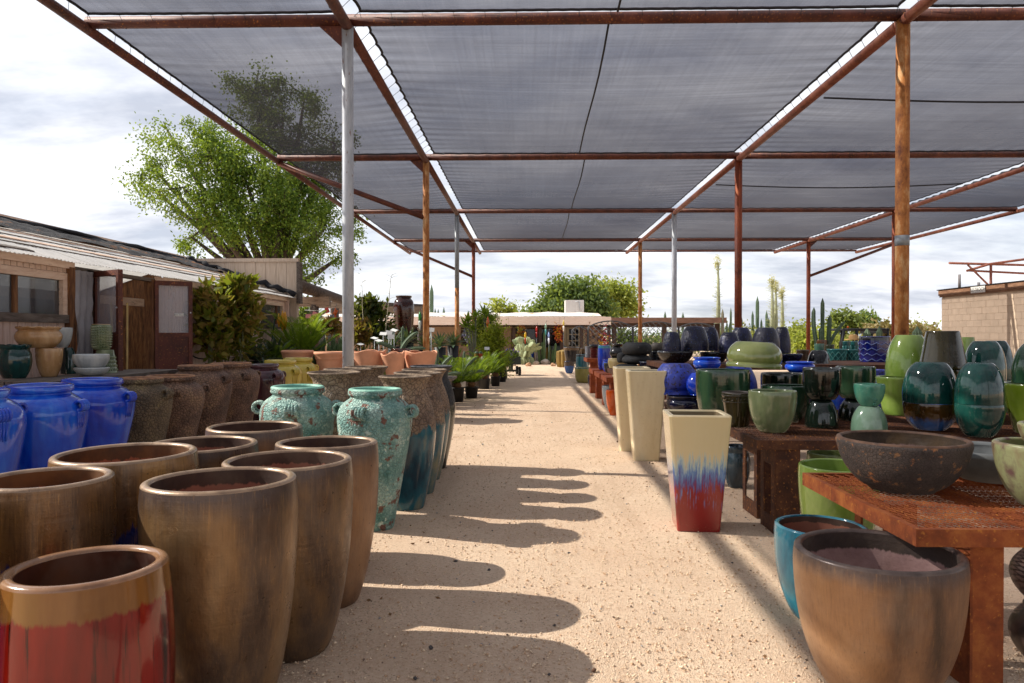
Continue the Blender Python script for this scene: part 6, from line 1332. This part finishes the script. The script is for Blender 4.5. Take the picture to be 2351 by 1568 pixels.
# ---- garden cart with flowers
d = 28.3; a = G(1172, 862); ct = tag(empty('garden_cart', (a.x, a.y+.4, 0), rad(8)), 'dark garden cart loaded with purple flowers on the left of the aisle', 'cart')
CDK = plain('cart_dark_steel', '#2c3430', .6)
MB().box(-.34, .34, -.5, .5, .42, .46).build('tray', CDK, ct)
for b in (MB().box(-.34, -.32, -.5, .5, .46, .72), MB().box(.32, .34, -.5, .5, .46, .72), MB().box(-.32, .32, -.5, -.48, .46, .72), MB().box(-.32, .32, .48, .5, .46, .72)): b.build('side_panel', CDK, ct)
for sx in (-.3, .3):
    for sy in (-.42, .42):
        wz = MB().lathe([(.10, -.045), (.165, -.04), (.17, 0), (.165, .04), (.10, .045)], n=20, M=Matrix.Translation((sx, sy, .17)) @ Matrix.Rotation(math.pi/2, 4, 'Y')).build('wheel', plain('tyre_rubber', '#141414', .9), ct)
        MB().lathe([(.09, -.05), (.09, .05)], n=14, M=Matrix.Translation((sx, sy, .17)) @ Matrix.Rotation(math.pi/2, 4, 'Y')).build('rim', GALVD, wz)
MB().box(-.3, .3, -.45, -.40, .15, .19).box(-.3, .3, .40, .45, .15, .19).box(-.04, .04, -.45, .45, .19, .42).build('axle', CDK, ct)
MB().tube([(-.05, -.5, .3), (-.35, -.8, .42), (-.55, -.75, .2)], .018, 6).build('handle', CDK, ct)
C, D, _ = crown([(0, 0, .8, .3, .45, .13)], 40, 900, .06, 0); fl = tag(empty('flower_tray', ct.location), 'purple flowers and greenery in the garden cart', 'flowers')
add('foliage', leafmesh('foliage', C, D, .09, .04), LEAF_M, fl); C, D, _ = crown([(0, 0, .88, .28, .42, .1)], 30, 220, .05, 0); add('blossom', leafmesh('blossom', C, D, .07, .06), plain('purple_petal', '#6a4a92', .6), fl)

# ---- tall brown jar and small furniture of the garden
JAR = glaze('chestnut_jar_glaze', ('#1c0a08', '#34140f', '#4c2319'), .12, 3, 8, coat=.9, bump=.15)
pl = tag(MB().box(-.4, .4, -.4, .4, 0, .78).build('stone_plinth', CON), 'stone plinth under the tall chestnut jar', 'plinth'); pl.location = (W(927, 700, 21).x, 21, 0)
pot('tall_jar', 'talljar', 903, 951, 679, 21, .782, JAR, 'tall chestnut brown jar rising above the succulents', 'jar', mr=plain('dark_jar_lip', '#2b1a14', .5), lip=.03, seg=40)
pot('dark_jar', 'lowjar', 958, 990, 752, 28, .9, BKS, 'dark jar with a pale rim beyond the left rusty post', 'jar', mr=PBL, lip=.03, seg=30)
tag(MB().box(-.3, .3, -.3, .3, 0, .9).build('stone_plinth', CON), 'plinth under the dark jar beyond the left post', 'plinth').location = (W(974, 760, 28).x, 28, 0)
for k, (x, y, d, lb_) in enumerate(((880, 766, 15.9, 'leftmost blank label card on a stake above the yellow succulents'), (893, 764, 16.1, 'second blank label card near the dark shrub'), (905, 758, 16.3, 'tilted blank label card highest of the group'), (898, 773, 15.8, 'grey label card at the foot of the tall jar'), (860, 776, 15.7, 'slanted label card above the wavy terracotta pot'), (870, 782, 15.6, 'low slanted label card above the wavy terracotta pot'), (990, 757, 17, 'label card right of the left rusty post'), (1118, 800, 22, 'label card by the red cactus pots'), (828, 790, 15.5, 'slanted label card touching the pale post'))):
    a = W(x, y, d); zb = .56 if d < 19.2 else 0; o = tag(empty('plant_label', (a.x, a.y, zb)), lb_, 'label', 'plant label cards'); h = a.z-zb
    MB().tube([(0, 0, 0), (0, 0, h)], .006, 5).build('stake', GALV, o); MB().box(-.075, .075, -.003, .003, -.05, .05, Matrix.Translation((0, -.01, h)) @ Matrix.Rotation(rad((-50, -20, -60, -15, -70, -65, -20, -30, -75)[k]), 4, 'X') @ Matrix.Rotation(rad((5, 10, 30, 0, 35, 30, 5, 0, 45)[k]), 4, 'Y')).build('card', WHITE, o)
for k, (x, lb_) in enumerate(((1094, 'left red pot with a small round cactus'), (1103, 'right red pot with a small round cactus'))):
    o = pot('red_pot', 'taper', x-5, x+5, 812, 21.6, .62, plain('red_clay', '#a5401e', .7), lb_, lip=.015); MB().lathe([(.02, 0), (.055, .03), (.06, .07), (.03, .11)], (0, 0, o['top']-.66), 12).build('cactus', CAG, o)
tag(MB().box(-.35, .3, -.25, .25, .0, .62).build('plant_stand', GREYW), 'small stand under the red cactus pots', 'stand').location = (W(1098, 812, 21.6).x, 21.6, 0)
# hanging and staked ornaments
a = W(648, 735, 15.2); o = tag(empty('hanging_flower', (a.x, a.y, 0)), 'yellow metal trumpet flower on a green stem before the shed window', 'ornament')
YM = plain('yellow_enamel', '#c48a10', .35, .15, 5, .05); MB().tube([(-.25, 0, .3), (-.24, 0, 1.3), (-.16, 0, a.z+.0), (-.03, 0, a.z+.08)], .014, 6).build('stem', plain('green_enamel', '#123f34', .4), o)
for k, (dx, s) in enumerate(((-.07, .7), (0, 1), (.05, .9), (.02, .8))):
    MB().lathe([(.012, .20*s), (.03, .1*s), (.05, 0), (.035, -.08*s), (.008, -.22*s)], (dx, .02*k, a.z), 8).build('petal', YM, o)
def drop(name, x, y, d, c1, c2, s, lb_):
    a = W(x, y, d); o = tag(empty(name, (a.x, a.y, a.z)), lb_, 'ornament'); MB().lathe([(.008*s, .34*s), (.045*s, .22*s), (.06*s, .12*s), (.04*s, 0)], n=10).build('cap', plain('enamel_'+c1[1:], c1, .25), o)
    MB().lathe([(.04*s, 0), (.05*s, -.10*s), (.03*s, -.25*s), (.006*s, -.36*s)], n=10).build('drop', plain('enamel_'+c2[1:], c2, .25), o)
    MB().tube([(0, 0, .34*s), (.04*s, 0, .42*s), (.06*s, 0, .5*s)], .01*s, 5).build('hook', IRON, o)
drop('glass_drop', 964, 736, 22, '#2f8a3a', '#c9d6cf', .85, 'green and white glass drop left of the rusty post'); drop('glass_drop', 770, 724, 18.5, '#c4551a', '#b8401a', .6, 'orange glass drop left of the pale post')
for k, (x, y, d, c1, c2, lb_) in enumerate(((1294, 748, 39.4, '#b8a04a', '#d8d4c8', 'tall glass bird stake with a yellow head before the shop'), (1253, 756, 39.4, '#7fa08a', '#3f8a86', 'green glass stake above the column cactus'), (1260, 776, 39.2, '#7a90c0', '#d2d8e6', 'pale blue glass stake among the cacti'), (1232, 762, 39.6, '#a51c1c', '#8f1414', 'red glass stake above the prickly pear'), (1206, 776, 38.9, '#c9a21c', '#a8321c', 'red and yellow glass flower in the prickly pear'), (1120, 748, 24.0, '#c8601c', '#b54a14', 'orange glass stake in front of the climbing bush'))):
    drop('glass_stake', x, y, d, c1, c2, 1.0 if d > 30 else .9, lb_); a = W(x, y, d); tag(MB().tube([(a.x, a.y+.02, 0), (a.x, a.y+.02, a.z-.33)], .012, 5).build('stake_rod', IRON), 'thin rod carrying the '+lb_, 'rod')
bt = tag(empty('bunting', (-6, 19, 0)), 'string of small coloured flags under the pergola', 'bunting')
p = W(700, 712, 18.8); r = W(772, 705, 18.8); MB().tube([p-bt.location, (p+r)/2-bt.location+Vector((0, 0, -.06)), r-bt.location], .005, 4).build('string', WHITE, bt)
for k, (x, y, c) in enumerate(((708, 730, '#c98a94'), (722, 725, '#d08a9a'), (730, 732, '#7fa6b8'), (747, 714, '#c8504a'), (757, 728, '#8aa4c8'), (766, 715, '#d0703a'))):
    a = W(x, y, 18.8)-bt.location; MB().box(-.07, .07, -.004, .004, -.0, .1, Matrix.Translation(a) @ Matrix.Rotation(.4*k, 4, 'Y')).build('flag', plain('flag_'+c[1:], c, .8), bt)
# flower garlands on the shop wall
for k, (x, y0, y1, cs, lb_) in enumerate(((1196, 745, 790, ('#a8762a', '#7a3a1c', '#8f8f3a'), 'amber and red ornament garland left of the shop window'), (1282, 742, 785, ('#c4601c', '#c9901c', '#7a1c1c'), 'orange butterfly garland left of the shop door'), (1386, 745, 800, ('#b51c2c', '#c9a01c', '#8f1c3a'), 'red and yellow garland on the shop corner post'), (1362, 742, 785, ('#7a4a3a', '#4a2a24', '#9a7a5a'), 'brown metal ornaments on the shop wall'), (1074, 752, 785, ('#5a5a72', '#8a8aa0', '#3a3a4a'), 'grey violet ornament hanging by the plumeria'))):
    o = tag(empty('garland', W(x, (y0+y1)/2, 40.0)), lb_, 'garland'); h = (y1-y0)/2*40/F
    for c in cs: C, D, _ = crown([(0, 0, 0, .22 if k != 3 else .5, .05, h)], 26, 60, .06, 0); _o = add('ornament', leafmesh('ornament', C, D, .16, .12), plain('ornament_'+c[1:], c, .5), o); _o['kind'] = 'stuff'

# ---- utility cart far right
a = W(1968, 790, 24); uc = tag(empty('utility_cart', (a.x, 24, 0)), 'black roll-cage utility cart behind the teal lattice pots', 'vehicle'); UB = plain('black_cage', '#1c1d20', .5)
s = 24/F; z = lambda y: 1.55+(770-y)*s
def UT(p, r_): return MB().tube(p, r_, 8).build('cage_tube', UB, uc)
for yy in (-.55, .55):
    UT([(-46*s, yy, z(757)), (52*s, yy, z(757))], .04); UT([(-46*s, yy, z(757)), (-54*s, yy, .9)], .045); UT([(-18*s, yy, z(757)), (-20*s, yy, .8)], .05); UT([(50*s, yy, z(757)), (50*s, yy, .8)], .045)
for xx in (-46*s, 52*s, -18*s): UT([(xx, -.55, z(757)), (xx, .55, z(757))], .035)
MB().box(25*s, 52*s, -.58, .58, z(766), z(756)).build('canopy_panel', UB, uc); MB().box(-1.3, 1.2, -.65, .65, .45, .85).build('body', plain('cart_white', '#b8b6b2', .4, .05), uc); MB().box(-.3, .3, -.55, .55, .85, 1.0).build('seat', UB, uc); MB().box(-.35, -.25, -.55, .55, 1.0, 1.35).build('seat_back', UB, uc)
for xx in (-.9, .85):
    for yy in (-.6, .6): MB().lathe([(.17, -.1), (.29, -.1), (.3, 0), (.29, .1), (.17, .1)], n=20, M=Matrix.Translation((xx, yy, .29)) @ Matrix.Rotation(math.pi/2, 4, 'X')).build('wheel', plain('tyre_rubber', '#141414'), uc)
MB().lathe([(.03, 0), (.03, .07)], (-36*s, -.5, z(757)+.04), 8).build('beacon', plain('orange_beacon', '#c45a10', .4), uc)
a = W(1959, 774, 22); tag(MB().lathe([(.24, 0), (.25, .015), (.13, .03), (.12, .13), (.08, .16)], n=20).build('straw_hat', plain('straw', '#b08a58', .9)), 'straw hat seen behind the teal lattice pots', 'hat').location = (a.x, 22, a.z-.08)
tag(MB().tube([(a.x, 22, 0), (a.x, 22, a.z-.08)], .03, 8).build('hat_pole', BRNW), 'pole the straw hat hangs on', 'pole')

# ---- dry flower stalks above the succulents
for k, (pts, lb_) in enumerate((([(836, 770), (832, 700), (831, 650), (838, 643)], 'thin dry flower stalk left of the dark glossy shrub'), ([(884, 770), (893, 690), (897, 640), (901, 628)], 'thin branched dry flower stalk left of the tall chestnut jar'))):
    P_ = [W(x, y, 19.0) for x, y in pts]; o = tag(empty('flower_stalk', (P_[0].x, 19.0, .56)), lb_, 'stalk'); B_ = Vector((P_[0].x, 19.0, .56))
    MB().tube([Vector((0, 0, 0))]+[p-B_ for p in P_], [.014, .013, .010, .007, .004], 5).build('stem', plain('dry_stalk', '#a39a80', .8), o)
    for j in range(7):
        t = .35+.09*j; i = min(2, int(t*3)); q0 = P_[i].lerp(P_[i+1], t*3-i)-B_; sx = (-1 if j % 2 else 1)*random.uniform(.1, .25); MB().tube([q0, q0+Vector((sx*.6, 0, .05)), q0+Vector((sx, 0, .06))], [.005, .004, .003], 4).build('twig', plain('dry_stalk', '#a39a80'), o)

# ---- dry leaves blown against the pots
n = 160; C = np.stack([np.where(rng.random(n) < .6, rng.normal(-1.0, .25, n), rng.normal(1.75, .4, n)), rng.uniform(2.7, 20, n), np.full(n, .004)], -1)
D = rng.normal(size=(n, 3)); D[:, 2] = rng.normal(size=n)*.25; me = leafmesh('dry_leaves', C, D, rng.uniform(.02, .05, n), rng.uniform(.012, .025, n), .15)
tag(add('dry_leaves', me, plain('dry_leaf', '#7a5a38', .9)), 'dry fallen leaves on the gravel along the pots', 'leaves', kind='stuff')
